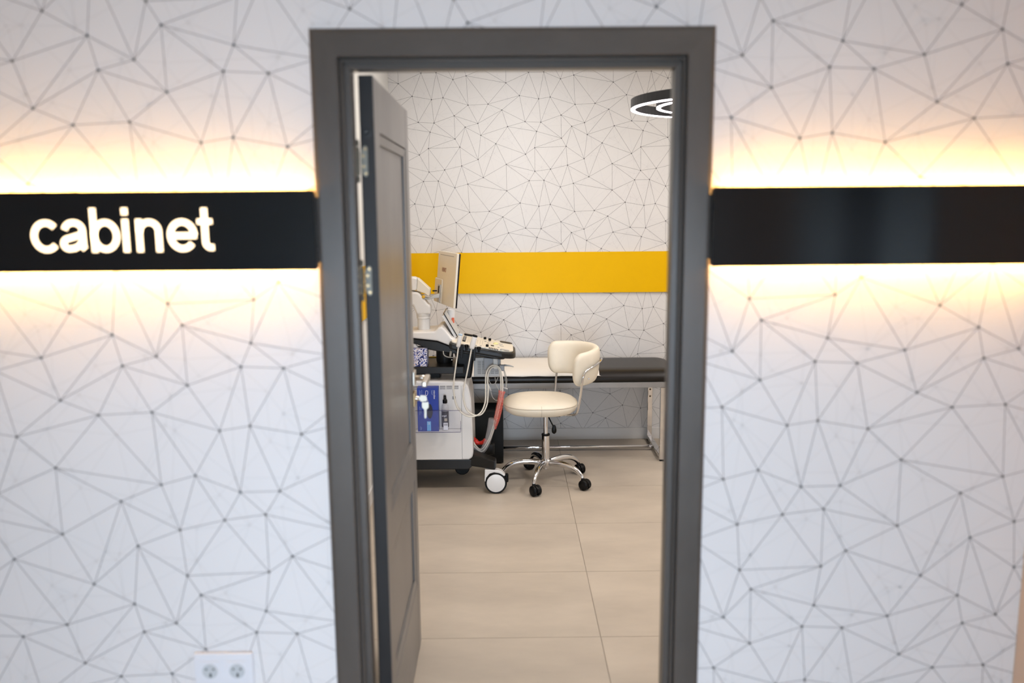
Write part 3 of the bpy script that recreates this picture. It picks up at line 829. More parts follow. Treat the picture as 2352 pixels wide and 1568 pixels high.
# curved backrest: a rounded band swept round the right-hand side of the seat
BC = (0.318, 5.035)
bm = bmesh.new()
NT, NS = 40, 20
T0, T1 = -72, 108
rows = []
for i in range(NT + 1):
    f = i / NT
    # sample denser at the ends so they close roundly
    g = 0.5 - 0.5 * math.cos(PI * f)
    th = math.radians(T0 + (T1 - T0) * g)
    e = min(1.0, (1 - abs(2 * g - 1)) / 0.15)
    cap = math.sqrt(max(0.0, 1 - (1 - e) ** 2)) if e < 1 else 1.0
    mid = math.cos((g - 0.5) * PI)
    zc = 0.728 + 0.010 * mid - 0.012 * (1 - g) 
    hh = (0.100 + 0.004 * mid) * (0.30 + 0.70 * cap)
    tk = 0.031 * (0.25 + 0.75 * cap)
    rad = 0.205
    row = []
    for k in range(NS):
        a = 2 * PI * k / NS
        ca, sa = math.cos(a), math.sin(a)
        dr = math.copysign(abs(ca) ** 0.75, ca) * tk
        dz = math.copysign(abs(sa) ** 0.62, sa) * hh
        rr = rad + dr + 0.10 * dz
        row.append(bm.verts.new((BC[0] + rr * math.cos(th), BC[1] + rr * math.sin(th), zc + dz)))
    rows.append(row)
for a, b in zip(rows, rows[1:]):
    for k in range(NS): bm.faces.new((a[k], a[(k + 1) % NS], b[(k + 1) % NS], b[k]))
bm.faces.new(rows[0][::-1]); bm.faces.new(rows[-1])
back = finish('backrest', bm, M['cream'], ch, smooth=True)
md = back.modifiers.new('sub', 'SUBSURF'); md.levels = 1; md.render_levels = 1
def bpt(deg, dr, z):
    t = math.radians(deg); r = 0.205 + dr
    return (BC[0] + r * math.cos(t), BC[1] + r * math.sin(t), z)
# chrome supports: near one follows the outside of the back and drops under the seat
tube('back_support', [bpt(-6, 0.043, 0.757), bpt(-25, 0.0445, 0.752), bpt(-44, 0.0455, 0.738), bpt(-55, 0.0455, 0.722), bpt(-60, 0.0445, 0.700), bpt(-62, 0.040, 0.660), (0.424, 4.850, 0.560), (0.412, 4.868, 0.480), (0.400, 4.885, 0.4480), (0.37, 4.915, 0.4350), (0.30, 4.955, 0.4300)],
     0.0068, M['chrome'], ch, 10, sub=6)
tube('back_support', [bpt(92, -0.005, 0.66), (0.300, 5.215, 0.56), (0.290, 5.19, 0.47), (0.275, 5.15, 0.4440), (0.25, 5.06, 0.4300)], 0.0068, M['chrome'], ch, 10, sub=6)
lathe('bolt', [(0.006, 0), (0.006, -0.004), (0.003, -0.006)], bpt(-50, 0.037, 0.668), M['chrome'], ch, 10, 'y')
# column
lathe('column_sleeve', [(0.0225, 0.128), (0.0240, 0.135), (0.0240, 0.290)], CC, M['chrome'], ch, 24)
lathe('sleeve_collar', [(0.0245, 0.2902), (0.0255, 0.293), (0.0250, 0.300), (0.015, 0.3015)], CC, M['black_plastic'], ch, 24)
lathe('gas_rod', [(0.0138, 0.3018), (0.0138, 0.4238)], CC, M['chrome_soft'], ch, 20)
tube('height_lever', [at(0.01, -0.055, 0.430), at(0.022, -0.075, 0.405), at(0.040, -0.088, 0.372)], 0.0040, M['black_plastic'], ch, 8)
lathe('lever_paddle', [(0.005, 0.0), (0.010, -0.010), (0.0135, -0.030), (0.012, -0.046), (0.004, -0.054)], at(0.046, -0.090, 0.378), M['black_plastic'], ch, 14, sx=1.1, sy=0.5)
lathe('hub', [(0.020, 0.088), (0.028, 0.091), (0.034, 0.104), (0.038, 0.128), (0.034, 0.140), (0.026, 0.146)], CC, M['chrome'], ch, 24)
lathe('hub_nut', [(0.012, 0.078), (0.014, 0.080), (0.014, 0.0878)], CC, M['chrome_soft'], ch, 12)
# five legs and castors
legp = [(0.030, 0.121), (0.080, 0.126), (0.140, 0.127), (0.195, 0.117), (0.232, 0.098), (0.254, 0.078), (0.2610, 0.0655)]
legr = [0.0195, 0.0195, 0.0190, 0.0175, 0.0155, 0.0135, 0.0120]
for j, deg in enumerate((-108, -36, 36, 108, 180)):
    a = math.radians(deg); c, s = math.cos(a), math.sin(a)
    tube('leg', [at(r * c, r * s, z) for r, z in legp], legr, M['chrome'], ch, 12, sub=5, squash=0.82)
    w = math.radians((-55, -40, -60, 200, 175)[j])        # rolling direction of the castor
    wc, ws = math.cos(w), math.sin(w)
    px, py = CC.x + 0.262 * c, CC.y + 0.262 * s
    ox, oy = px + 0.016 * wc, py + 0.016 * ws
    bm = bmesh.new()
    # hood: half shell over the wheels, built in the rolling frame
    def cp(u, v, z): return (ox + u * wc - v * ws, oy + u * ws + v * wc, z)
    rim = [(0.035 * math.cos(math.radians(t)), 0.0325 + 0.033 * math.sin(math.radians(t))) for t in range(-10, 191, 20)]
    A = [bm.verts.new(cp(u, -0.0085, z)) for u, z in rim]; B = [bm.verts.new(cp(u, 0.0085, z)) for u, z in rim]
    for k in range(len(rim) - 1): bm.faces.new((A[k], A[k + 1], B[k + 1], B[k]))
    bm.faces.new(A); bm.faces.new(B[::-1]); bm.faces.new((A[0], B[0], B[-1], A[-1]))
    hood = finish('caster', bm, M['black_plastic'], ch, bevel=0.002)
    tube('stem', [(px, py, 0.0560), (px, py, 0.070)], 0.0105, M['black_plastic'], hood, 12)
    for sgn in (-1, 1):
        bm = bmesh.new()
        prof = [(0.023, 0.0092), (0.0305, 0.0100), (0.0322, 0.0145), (0.0310, 0.0230), (0.024, 0.0280), (0.009, 0.0295)]
        rings = []
        for r, v in prof:
            rings.append([bm.verts.new(cp(r * math.cos(2 * PI * k / 20), sgn * v, 0.0325 + r * math.sin(2 * PI * k / 20))) for k in range(20)])
        for q0, q1 in zip(rings, rings[1:]):
            for k in range(20): bm.faces.new((q0[k], q0[(k + 1) % 20], q1[(k + 1) % 20], q1[k]))
        bm.faces.new(rings[0]); bm.faces.new(rings[-1])
        finish('wheel', bm, M['black_plastic'], hood, smooth=True)

# ================================================================== ultrasound machine
us = thing('ultrasound_machine', 'white ultrasound machine with swivel monitor and tilted control console', 'machine', (-0.42, 5.0, 0))
body_poly = [(-0.72, 0.193), (-0.232, 0.193), (-0.212, 0.205), (-0.206, 0.230), (-0.209, 0.450), (-0.214, 0.560), (-0.228, 0.632), (-0.245, 0.656), (-0.270, 0.664), (-0.72, 0.672)]
prism('body', body_poly, 4.826, 5.205, M['device'], us, bevel=0.012, bseg=3)
box('side_panel', -0.70, -0.2715, 4.8205, 4.8255, 0.200, 0.3835, M['device'], us, bevel=0.0012)
box('side_panel', -0.70, -0.2715, 4.8205, 4.8255, 0.3865, 0.640, M['device'], us, bevel=0.0012)
prism('front_cover', [(-0.2690, 0.203), (-0.232, 0.203), (-0.219, 0.212), (-0.214, 0.235), (-0.217, 0.450), (-0.222, 0.560), (-0.234, 0.622), (-0.250, 0.640), (-0.2690, 0.640)], 4.8205, 4.8255, M['device'], us, bevel=0.0012)
for i in range(7):
    for z in (0.6235, 0.6325, 0.6415 - 0.0035):
        if z > 0.636: z = 0.6385
        box('vent_slot', -0.2850 - 0.038 * i - 0.032, -0.2850 - 0.038 * i, 4.8196, 4.8204, z - 0.0012, z + 0.0012, M['dark'], us)
for i in range(5):
    hexa('top_vent', [(-0.54 + 0.013 * i, 4.93, 0.6722), (-0.531 + 0.013 * i, 4.93, 0.6722), (-0.536 + 0.013 * i, 4.97, 0.6722), (-0.545 + 0.013 * i, 4.97, 0.6722),
                      (-0.54 + 0.013 * i, 4.93, 0.6730), (-0.531 + 0.013 * i, 4.93, 0.6730), (-0.536 + 0.013 * i, 4.97, 0.6730), (-0.545 + 0.013 * i, 4.97, 0.6730)], M['dark'], us)
lb = box('badge', -0.322, -0.302, 4.8195, 4.8204, 0.560, 0.578, M['device_mid'], us, bevel=0.002)
prism('base', [(-0.72, 0.130), (-0.235, 0.130), (-0.212, 0.150), (-0.212, 0.1925), (-0.72, 0.1925)], 4.84, 5.19, M['anthracite'], us, bevel=0.006)
# castor outrigger and castors
def big_caster(x, y, arm):
    lgp = arm
    o = hexa('outrigger', lgp, M['anthracite'], us, bevel=0.008)
    f = prism('caster', [(x - 0.066, 0.075), (x - 0.064, 0.145), (x - 0.020, 0.1455), (x + 0.010, 0.144), (x + 0.034, 0.136), (x + 0.056, 0.112), (x + 0.048, 0.106), (x + 0.020, 0.124), (x - 0.010, 0.130), (x - 0.036, 0.122), (x - 0.056, 0.098), (x - 0.060, 0.075)], y - 0.020, y + 0.026, M['device'], us, bevel=0.004)
    lathe('tyre', [(0.050, -0.022), (0.060, -0.0225), (0.0645, -0.018), (0.0650, 0.0), (0.0645, 0.018), (0.060, 0.0225), (0.050, 0.022)], (x, y, 0.0652), M['black_plastic'], f, 40, 'y')
    lathe('hubcap', [(0.0535, 0.0), (0.0535, -0.0012), (0.050, -0.0024), (0.0, -0.0026)], (x, y - 0.0227, 0.0652), M['device'], f, 40, 'y')
    box('brake_pedal', x + 0.050, x + 0.074, y + 0.0, y + 0.030, 0.060, 0.112, M['black_plastic'], f, bevel=0.008)
big_caster(-0.074, 4.80, [(-0.235, 4.845, 0.150), (-0.076, 4.775, 0.146), (-0.076, 4.775, 0.200), (-0.225, 4.845, 0.222),
                          (-0.235, 4.980, 0.150), (-0.070, 4.850, 0.146), (-0.070, 4.850, 0.200), (-0.225, 4.980, 0.222)])
def small_caster(x, y):
    f = box('caster', x - 0.03, x + 0.03, y - 0.014, y + 0.014, 0.07, 0.1295, M['black_plastic'], us, bevel=0.006)
    lathe('tyre', [(0.042, -0.02), (0.047, -0.016), (0.047, 0.016), (0.042, 0.02)], (x, y, 0.0475), M['black_plastic'], f, 28, 'y')
for x, y in ((-0.29, 5.16), (-0.64, 4.90), (-0.64, 5.14)): small_caster(x, y)
box('outrigger', -0.235, -0.085, 5.07, 5.13, 0.145, 0.215, M['anthracite'], us, bevel=0.012)

# tray, neck and console
box('tray', -0.72, -0.255, 4.845, 5.16, 0.706, 0.748, M['anthracite'], us, bevel=0.004)
tube('tray_edge', [(-0.52, 5.155, 0.7515), (-0.34, 5.155, 0.7515)], 0.0035, M['amber'], us, 8)
prism('neck', [(-0.325, 0.660), (-0.215, 0.660), (-0.205, 0.74), (-0.185, 0.84), (-0.320, 0.865), (-0.300, 0.748)], 4.93, 5.08, M['black_plastic'], us, bevel=0.012)
prism('neck_lower', [(-0.60, 0.664), (-0.40, 0.664), (-0.40, 0.7055), (-0.60, 0.7055)], 4.93, 5.08, M['black_plastic'], us, bevel=0.004)
lathe('console_boss', [(0.045, 0.742), (0.050, 0.760), (0.050, 0.860)], (-0.375, 5.0, 0), M['anthracite'], us, 24)
# saddle: ivory upper shell and anthracite under-shell
prism('console_shell', [(-0.6063, 0.9445), (-0.4218, 0.9505), (-0.4011, 0.9708), (-0.3808, 0.9782), (-0.361, 0.9602), (-0.3265, 0.9139), (-0.2715, 0.8775), (-0.2921, 0.8597), (-0.3426, 0.8679), (-0.4079, 0.8941), (-0.607, 0.919)], 4.88, 5.14, M['device'], us, bevel=0.010, bseg=3)
prism('console_underside', [(-0.6083, 0.9149), (-0.4088, 0.89), (-0.3434, 0.8637), (-0.2597, 0.8552), (-0.2605, 0.8088), (-0.3189, 0.817), (-0.3949, 0.828), (-0.4581, 0.8415), (-0.5258, 0.873), (-0.609, 0.8918)], 4.89, 5.13, M['anthracite'], us, bevel=0.006)
def zp(x): return 0.842 - 0.185 * x          # plane of the control surface
def outline(x0, x1, y0, y1, r, rl=0.02, n=8):
    out = []
    for cx, cy, a, q in ((x1 - r, y1 - r, 0, r), (x0 + rl, y1 - rl, 90, rl), (x0 + rl, y0 + rl, 180, rl), (x1 - r, y0 + r, 270, r)):
        for k in range(n + 1):
            t = math.radians(a + 90 * k / n)
            out.append((cx + q * math.cos(t), cy + q * math.sin(t)))
    return out
slab('console_tray', outline(-0.335, 0.048, 4.800, 5.16, 0.10), lambda x: zp(x) - 0.010, lambda x: zp(x) - 0.046, M['anthracite'], us, bevel=0.010)
slab('console_keel', outline(-0.300, -0.015, 4.84, 5.12, 0.05), lambda x: zp(x) - 0.0465, lambda x: zp(x) - 0.062, M['anthracite'], us, bevel=0.006)
cs = slab('control_panel', outline(-0.322, 0.034, 4.818, 5.145, 0.085), lambda x: zp(x), lambda x: zp(x) - 0.0098, M['device_lit'], us, bevel=0.003)
slab('palm_rest', outline(-0.040, 0.012, 4.832, 4.868, 0.012, 0.006), lambda x: zp(x) + 0.0014, lambda x: zp(x) + 0.0004, M['device_grey'], us, bevel=0.0004)
slab('palm_slot', outline(-0.042, 0.010, 4.8245, 4.8310, 0.003, 0.003), lambda x: zp(x) + 0.0012, lambda x: zp(x) + 0.0004, M['black_plastic'], us)
def on_panel(x, y, h=0.0): return (x, y, zp(x) + h)
def knob(x, y, r, h, m, name='knob'):
    lathe(name, [(r, 0.0006), (r, h * 0.7), (r * 0.9, h), (r * 0.3, h)], on_panel(x, y), m, us, 16)
for q in ((-0.1352, 5.1007, 0.867), (-0.1059, 5.0827, 0.8616), (-0.1165, 4.8475, 0.8636)):
    knob(q[0], q[1], 0.0085, 0.014, M['black_plastic'])
def flat_key(q, hx, hy, h, m, name='button'):
    x, y = q[0], q[1]
    hexa(name, [(x - hx, y - hy, zp(x - hx) + 0.0005), (x + hx, y - hy, zp(x + hx) + 0.0005), (x + hx, y + hy, zp(x + hx) + 0.0005), (x - hx, y + hy, zp(x - hx) + 0.0005),
                (x - hx, y - hy, zp(x - hx) + h), (x + hx, y - hy, zp(x + hx) + h), (x + hx, y + hy, zp(x + hx) + h), (x - hx, y + hy, zp(x - hx) + h)], m, us)
flat_key((-0.0873, 4.9091, 0.8582), 0.009, 0.012, 0.003, M['black_plastic'])
for i in range(6):
    q = (-0.103, 4.8011, 0.8611)
    flat_key((q[0] + 0.0095 * i, q[1] - 0.002 * i), 0.0026, 0.014, 0.006, M['black_plastic'], 'toggle')
q = (-0.0692, 4.9916, 0.8548)
lathe('trackball', [(0.017, 0.0006), (0.016, 0.004), (0.012, 0.008), (0.005, 0.0105)], on_panel(q[0], q[1]), M['trackball'], us, 20)
flat_key((-0.2529, 4.9698, 0.8888), 0.0085, 0.085, 0.006, M['black_plastic'], 'slider_bank')
for i in range(7):
    q = (-0.2529, 4.9698, 0.8888)
    flat_key((q[0] + 0.001, q[1] - 0.066 + 0.022 * i), 0.0055, 0.004, 0.009, M['device_mid'], 'slider')
flat_key((-0.2339, 5.1269, 0.8853), 0.028, 0.012, 0.010, M['black_plastic'], 'rear_ledge')
for px_, py_ in ((1075, 783), (1079, 783), (1098, 785), (1102, 785.5), (1106, 786)):
    pass
for q in ((-0.2312, 4.9446, 0.8848), (-0.2214, 4.9554, 0.883), (-0.1754, 4.9572, 0.8744), (-0.16, 4.9578, 0.8716), (-0.1471, 4.9557, 0.8692)):
    flat_key(q, 0.0008, 0.07, 0.0012, M['slotgrey'], 'key_divider')
for q in ((-0.1576, 5.1441, 0.8712), (-0.1307, 5.0223, 0.8662), (-0.1078, 5.0474, 0.8619), (-0.1141, 4.9753, 0.8631), (-0.0749, 5.1337, 0.8559), (-0.181, 4.8252, 0.8755), (-0.1539, 4.8386, 0.8705), (-0.1277, 4.7904, 0.8656), (-0.0383, 4.8084, 0.8491), (-0.0515, 4.8851, 0.8515)):
    flat_key(q, 0.0055, 0.006, 0.0022, M['device_mid'])
for q in ((-0.0396, 5.0153, 0.8493), (-0.0341, 4.9576, 0.8483)):
    flat_key(q, 0.012, 0.004, 0.002, M['device_mid'])
slab('grab_handle', outline(-0.045, 0.030, 5.085, 5.135, 0.025, 0.02), lambda x: zp(x) + 0.0035, lambda x: zp(x) + 0.0004, M['anthracite'], us, bevel=0.003)
# cup holders on the near edge of the console
for px0, z0 in (((-0.262, 4.79, 0.8644), 0), ((-0.1901, 4.79, 0.8486), 0)):
    hexa('probe_holder', [(px0[0] - 0.008, 4.782, px0[2] - 0.055), (px0[0] + 0.006, 4.782, px0[2] - 0.055), (px0[0] + 0.012, 4.782, px0[2] + 0.022), (px0[0] - 0.004, 4.782, px0[2] + 0.022),
                          (px0[0] - 0.008, 4.802, px0[2] - 0.055), (px0[0] + 0.006, 4.802, px0[2] - 0.055), (px0[0] + 0.012, 4.802, px0[2] + 0.022), (px0[0] - 0.004, 4.802, px0[2] + 0.022)], M['black_plastic'], us, bevel=0.002)
for q in ((-0.2342, 4.7086, 0.8853), (-0.163, 4.6948, 0.8722)):
    lathe('holder_cup', [(0.011, -0.030), (0.012, -0.004), (0.012, 0.001), (0.009, 0.0012), (0.008, -0.02)], (q[0], 4.809, zp(q[0]) - 0.004), M['black_plastic'], us, 16)
tube('grab_loop', [(-0.3721, 4.86, 0.8382), (-0.3676, 4.86, 0.815), (-0.3426, 4.86, 0.802), (-0.2977, 4.87, 0.7972)], 0.0032, M['cable_grey'], us, 8, sub=5)
tube('drop_rod', [(-0.3274, 4.87, 0.836), (-0.3331, 4.87, 0.8027)], 0.007, M['cable_grey'], us, 10)
tube('edge_stud', [(-0.322, 4.85, 0.7882), (-0.323, 4.865, 0.7855)], 0.004, M['device'], us, 10)

# column, articulated arm and monitor
lathe('column', [(0.037, 0.895), (0.037, 1.012), (0.0405, 1.014), (0.0405, 1.024), (0.0390, 1.026), (0.0420, 1.030), (0.0420, 1.045), (0.030, 1.047)], (-0.495, 5.0, 0), M['device'], us, 28)
prism('lower_arm', [(-0.532, 1.0412), (-0.4477, 1.0404), (-0.4478, 1.0919), (-0.4654, 1.1023), (-0.5147, 1.1693), (-0.5704, 1.18), (-0.6168, 1.16), (-0.5978, 1.1112), (-0.5524, 1.0928)], 4.955, 5.045, M['device'], us, bevel=0.012, bseg=3)
prism('arm_joint', [(-0.6086, 1.1803), (-0.5297, 1.1822), (-0.5228, 1.251), (-0.5429, 1.2587), (-0.6063, 1.2593)], 4.955, 5.045, M['device'], us, bevel=0.008, bseg=3)
prism('upper_arm', [(-0.5225, 1.2552), (-0.449, 1.1882), (-0.4524, 1.1524), (-0.4602, 1.1448), (-0.4828, 1.1629), (-0.5308, 1.18)], 4.965, 5.035, M['device_lit'], us, bevel=0.010, bseg=3)
lathe('pivot', [(0.0095, 0), (0.0095, -0.010), (0.006, -0.012)], (-0.488, 4.962, 1.1453), M['amber'], us, 16, 'y')
prism('arm_neck', [(-0.4852, 1.1403), (-0.4623, 1.1349), (-0.4208, 1.1551), (-0.3951, 1.1575), (-0.3982, 1.1344), (-0.4316, 1.1321), (-0.4599, 1.1246), (-0.4881, 1.1274)], 4.985, 5.015, M['device_grey'], us, bevel=0.004)
box('locking_lever', -0.437, -0.410, 4.975, 4.99, 1.1735, 1.181, M['black_plastic'], us, bevel=0.002)
Ft, Nt, Nb, Fb = (Vector(v) for v in ((-0.4118, 5.2, 1.4015), (-0.2777, 4.8, 1.4044), (-0.3056, 4.8, 1.0927), (-0.4506, 5.2, 1.0899)))
Fb = Ft + Nb - Nt
nrm = (Ft - Nt).cross(Nb - Nt).normalized()
if nrm.x < 0: nrm = -nrm
def mon(u, v, d):
    """u 0..1 far to near edge, v 0..1 bottom to top, d out of the screen side (negative = towards the back)"""
    return (Fb * (1 - u) + Nb * u) * (1 - v) + (Ft * (1 - u) + Nt * u) * v + nrm * d
def mon_box(name, u0, u1, v0, v1, d0, d1, m, parent, bevel=0.0):
    return hexa(name, [mon(u0, v0, d0), mon(u1, v0, d0), mon(u1, v1, d0), mon(u0, v1, d0), mon(u0, v0, d1), mon(u1, v0, d1), mon(u1, v1, d1), mon(u0, v1, d1)], m, parent, bevel)
mo = mon_box('monitor', 0, 1, 0, 1, 0, 0.0135, M['device_lit'], us, 0.003)
mon_box('bezel', 0.004, 1.0, 0.004, 0.996, 0.0137, 0.0225, M['screen'], mo, 0.002)
mon_box('cable_cover', -0.07, 0.34, 0.0, 0.47, -0.0045, 0.0100, M['device_lit'], mo, 0.006)
mon_box('mount_plate', 0.17, 0.30, 0.02, 0.36, -0.010, -0.0047, M['device_grey'], mo, 0.001)
mon_box('mount_slot', 0.20, 0.27, 0.20, 0.33, -0.0112, -0.0102, M['dark'], mo)
mon_box('vent_line', 0.12, 0.86, 0.925, 0.940, -0.0006, -0.0001, M['slotgrey'], mo)
lg = text_mesh('logo', 'VINNO', 1.0, M['logo'], mo, Matrix.Identity(4), offset=0.02)
xm = max(v.co.x for v in lg.data.vertices); ym = max(v.co.y for v in lg.data.vertices)
for v in lg.data.vertices:
    fx, fy = v.co.x / xm, v.co.y / ym
    v.co = mon(0.25 + 0.24 * fx + 0.02 * fy, 0.615 + 0.085 * fy, -0.0008)
# touch screen leaning on the saddle
tp = [(-0.3718, 4.95, 1.0507), (-0.2901, 4.95, 0.9052)]
a, b = Vector(tp[0]), Vector(tp[1])
dirv = (a - b).normalized(); nn = Vector((0, 1, 0)).cross(dirv).normalized()
if nn.x < 0: nn = -nn
W_ = Vector((0, 0.22, 0))
def pan(name, d0, d1, m, par, s0=0.0, s1=1.0, w0=0.0, w1=1.0):
    P0, P1 = b + (a - b) * s0, b + (a - b) * s1
    return hexa(name, [P0 + W_ * w0 + nn * d0, P1 + W_ * w0 + nn * d0, P1 + W_ * w1 + nn * d0, P0 + W_ * w1 + nn * d0,
                       P0 + W_ * w0 + nn * d1, P1 + W_ * w0 + nn * d1, P1 + W_ * w1 + nn * d1, P0 + W_ * w1 + nn * d1], m, par, 0.001)
tsn = pan('touch_screen', -0.004, 0.0, M['screen'], us)
pan('screen_back', -0.020, -0.0043, M['device'], tsn, 0.02, 0.93, 0.03, 0.97)
pan('screen_face', 0.0002, 0.0016, M['device_grey'], tsn, 0.04, 0.96, 0.04, 0.96)  # pale grey puts the reflection on the glass into the colour
# bottle cup on its thin rod behind the touch screen
c0 = (-0.3383, 5.12, 0.9596)
lathe('bottle_cup', [(0.014, 0.0), (0.018, 0.004), (0.0225, 0.088), (0.021, 0.090), (0.017, 0.086)], c0, M['device'], us, 24)
box('clip', c0[0] + 0.003, c0[0] + 0.019, c0[1] - 0.026, c0[1] - 0.0215, c0[2] + 0.010, c0[2] + 0.042, M['orange'], us, bevel=0.001)
box('clip', c0[0] - 0.020, c0[0] + 0.015, c0[1] - 0.0285, c0[1] - 0.0263, c0[2] + 0.004, c0[2] + 0.016, M['orange'], us, bevel=0.001)
tube('cup_rod', [(c0[0] + 0.018, c0[1], c0[2] + 0.02), (c0[0] + 0.020, c0[1], c0[2] - 0.05), (c0[0] + 0.022, c0[1] + 0.02, 0.893)], 0.0018, M['device_grey'], us, 6)

# grey vented box hung under the console, with cable hook
pb = box('power_box', -0.200, -0.040, 4.955, 5.11, 0.664, 0.780, M['device_grey'], us, bevel=0.003)
bm = bmesh.new()
for i in range(5):
    for j in range(13):
        x0 = -0.178 + 0.0258 * i; z0 = 0.683 + 0.0062 * j
        bm_box(bm, x0, x0 + 0.021, 4.9543, 4.9549, z0, z0 + 0.0022)
tag(finish('vent_grille', bm, M['slot_dark'], pb), kind='stuff')
prism('bracket', [(-0.140, 0.712), (-0.058, 0.704), (-0.045, 0.730), (-0.045, 0.775), (-0.140, 0.785)], 4.925, 4.9540, M['device_mid'], pb, bevel=0.003)
hk = prism('cable_hook', [(-0.082, 0.722), (-0.060, 0.722), (-0.056, 0.760), (-0.058, 0.786), (-0.086, 0.786)], 4.885, 4.9245, M['device_grey'], us, bevel=0.005)
box('connector', -0.050, -0.018, 4.900, 4.924, 0.708, 0.745, M['device_mid'], us, bevel=0.005)

# acrylic pocket on the side of the body
po = thing('acrylic_pocket', 'clear acrylic pocket fixed to the side of the white machine', 'holder', (-0.41, 4.78, 0.388))
PYF = 4.742
box('front_sheet', -0.560, -0.272, PYF, PYF + 0.003, 0.386, 0.512, M['acrylic'], po, bevel=0.0008)
box('bottom_sheet', -0.560, -0.272, PYF + 0.0032, 4.8195, 0.386, 0.389, M['acrylic'], po)
box('side_sheet', -0.275, -0.272, PYF + 0.0032, 4.8195, 0.3892, 0.445, M['acrylic'], po)
box('top_edge', -0.560, -0.274, PYF - 0.0004, PYF + 0.0034, 0.5122, 0.5140, M['acrylic_edge'], po)
box('side_edge', -0.2718, -0.2702, PYF - 0.0004, PYF + 0.0034, 0.388, 0.450, M['acrylic_edge'], po)
box('bottom_edge', -0.560, -0.2718, PYF - 0.0004, PYF + 0.0034, 0.3838, 0.3858, M['acrylic_edge'], po)
# carton of gloves standing in the pocket
GY = 4.7475
gx0, gx1, gz0, gz1 = (-0.5182, 4.7475, 0.6421)[0], (-0.3978, 4.7475, 0.641)[0], 0.3895, (-0.4127, 4.7475, 0.6436)[2]
gb = thing('glove_box', 'blue carton of disposable gloves in the clear pocket', 'box', ((gx0 + gx1) / 2, 4.78, gz0))
box('carton', gx0, gx1, GY, 4.8150, gz0, gz1, M['glove'], gb, bevel=0.001)
def gp(a, b): return (gx0 + (gx1 - gx0) * a, gz1 + (gz0 - gz1) * b)
c_ = gp(0.58, 0.53)
lathe('opening_print', [(0.030, 0), (0.030, -0.0003), (0.0, -0.0003)], (c_[0], GY - 0.0003, c_[1]), M['glove_dark'], gb, 24, 'y', sx=0.58, sy=1.45)
a_, b_ = gp(0.44, 0.765), gp(0.63, 0.985)
box('size_label', a_[0], b_[0], GY - 0.0006, GY - 0.0002, b_[1], a_[1], M['glove_light'], gb)
def side_text(name, s, a, b, size, m):
    p = gp(a, b)
    # lettering runs downwards, letter tops to the right
    text_mesh(name, s, size, m, gb, Matrix(((0, 1, 0, p[0]), (0, 0, -1, GY - 0.0008), (-1, 0, 0, p[1]), (0, 0, 0, 1))))
side_text('print', 'nitrylex', 0.78, 0.05, 0.0165, M['white_print'])
side_text('print', 'basic', 0.68, 0.05, 0.013, M['pale_print'])
side_text('size_print', 'M', 0.48, 0.785, 0.018, M['white_print'])
for a, b0, b1 in ((0.10, 0.04, 0.28), (0.15, 0.06, 0.24), (0.22, 0.04, 0.30), (0.10, 0.42, 0.62), (0.16, 0.45, 0.58), (0.12, 0.88, 0.97), (0.17, 0.90, 0.96)):
    p, q_ = gp(a, b0), gp(a + 0.018, b1)
    box('print_line', p[0], q_[0], GY - 0.0005, GY - 0.0002, q_[1], p[1], M['pale_print'], gb)
p = gp(0.46, 0.12)
tube('hand_print', [(p[0] + x, GY - 0.0006, p[1] + z) for x, z in ((-0.004, 0.016), (0.006, 0.014), (0.007, 0.002), (0.003, -0.010), (-0.003, -0.014), (-0.007, -0.006), (-0.006, 0.010), (-0.004, 0.016))], 0.0010, M['white_print'], gb, 6)
# spray bottle
sb = thing('spray_bottle', 'small clear spray bottle with black cap and black label', 'bottle', (-0.362, 4.779, 0.3893))
lathe('bottle_body', [(0.0195, 0.3895), (0.0205, 0.393), (0.0205, 0.520), (0.0185, 0.533), (0.0095, 0.541), (0.0085, 0.548)], (-0.362, 4.779, 0), M['bottle'], sb, 24)
lathe('label', [(0.0208, 0.410), (0.0208, 0.503)], (-0.362, 4.779, 0), M['label_black'], sb, 24)
box('barcode_label', -0.372, -0.346, 4.7566, 4.7572, 0.395, 0.437, M['white_print'], sb)
for i, w in enumerate((0.003, 0.0015, 0.004, 0.002, 0.0035)):
    box('barcode_bar', -0.3680 + 0.0040 * i, -0.3680 + 0.0040 * i + w * 0.7, 4.7562, 4.7565, 0.420, 0.432, M['label_black'], sb)
box('label_patch', -0.366, -0.350, 4.7566, 4.7572, 0.447, 0.463, M['slotgrey'], sb)
text_mesh('label_print', 'angel', 0.015, M['white_print'], sb, Matrix(((1, 0, 0, -0.380), (0, 0, -1, 4.7566), (0, 1, 0, 0.474), (0, 0, 0, 1))), sx=0.9)
lathe('cap', [(0.0125, 0.548), (0.0135, 0.551), (0.0135, 0.567), (0.0085, 0.571), (0.0078, 0.592), (0.006, 0.594)], (-0.362, 4.779, 0), M['black_plastic'], sb, 20)
box('nozzle', -0.3645, -0.3595, 4.768, 4.7715, 0.582, 0.586, M['dark'], sb)
# tissue carton on the tray
tb = thing('tissue_box', 'blue and white patterned tissue box on the black tray', 'tissue box', (-0.52, 4.92, 0.7485))
box('carton', -0.578, -0.4665, 4.855, 4.965, 0.7490, 0.8525, M['floral'], tb, bevel=0.0015)
bm = bmesh.new()
bm_lathe(bm, [(0.030, 0.8528), (0.024, 0.866), (0.020, 0.878), (0.010, 0.890)], (-0.548, 4.91, 0), 14, sx=1.0, sy=0.5)
for v in bm.verts:
    v.co.x += 0.004 * math.sin(90 * v.co.z + 40 * v.co.y); v.co.y += 0.004 * math.sin(120 * v.co.x)
finish('tissue', bm, M['device'], tb, smooth=True)

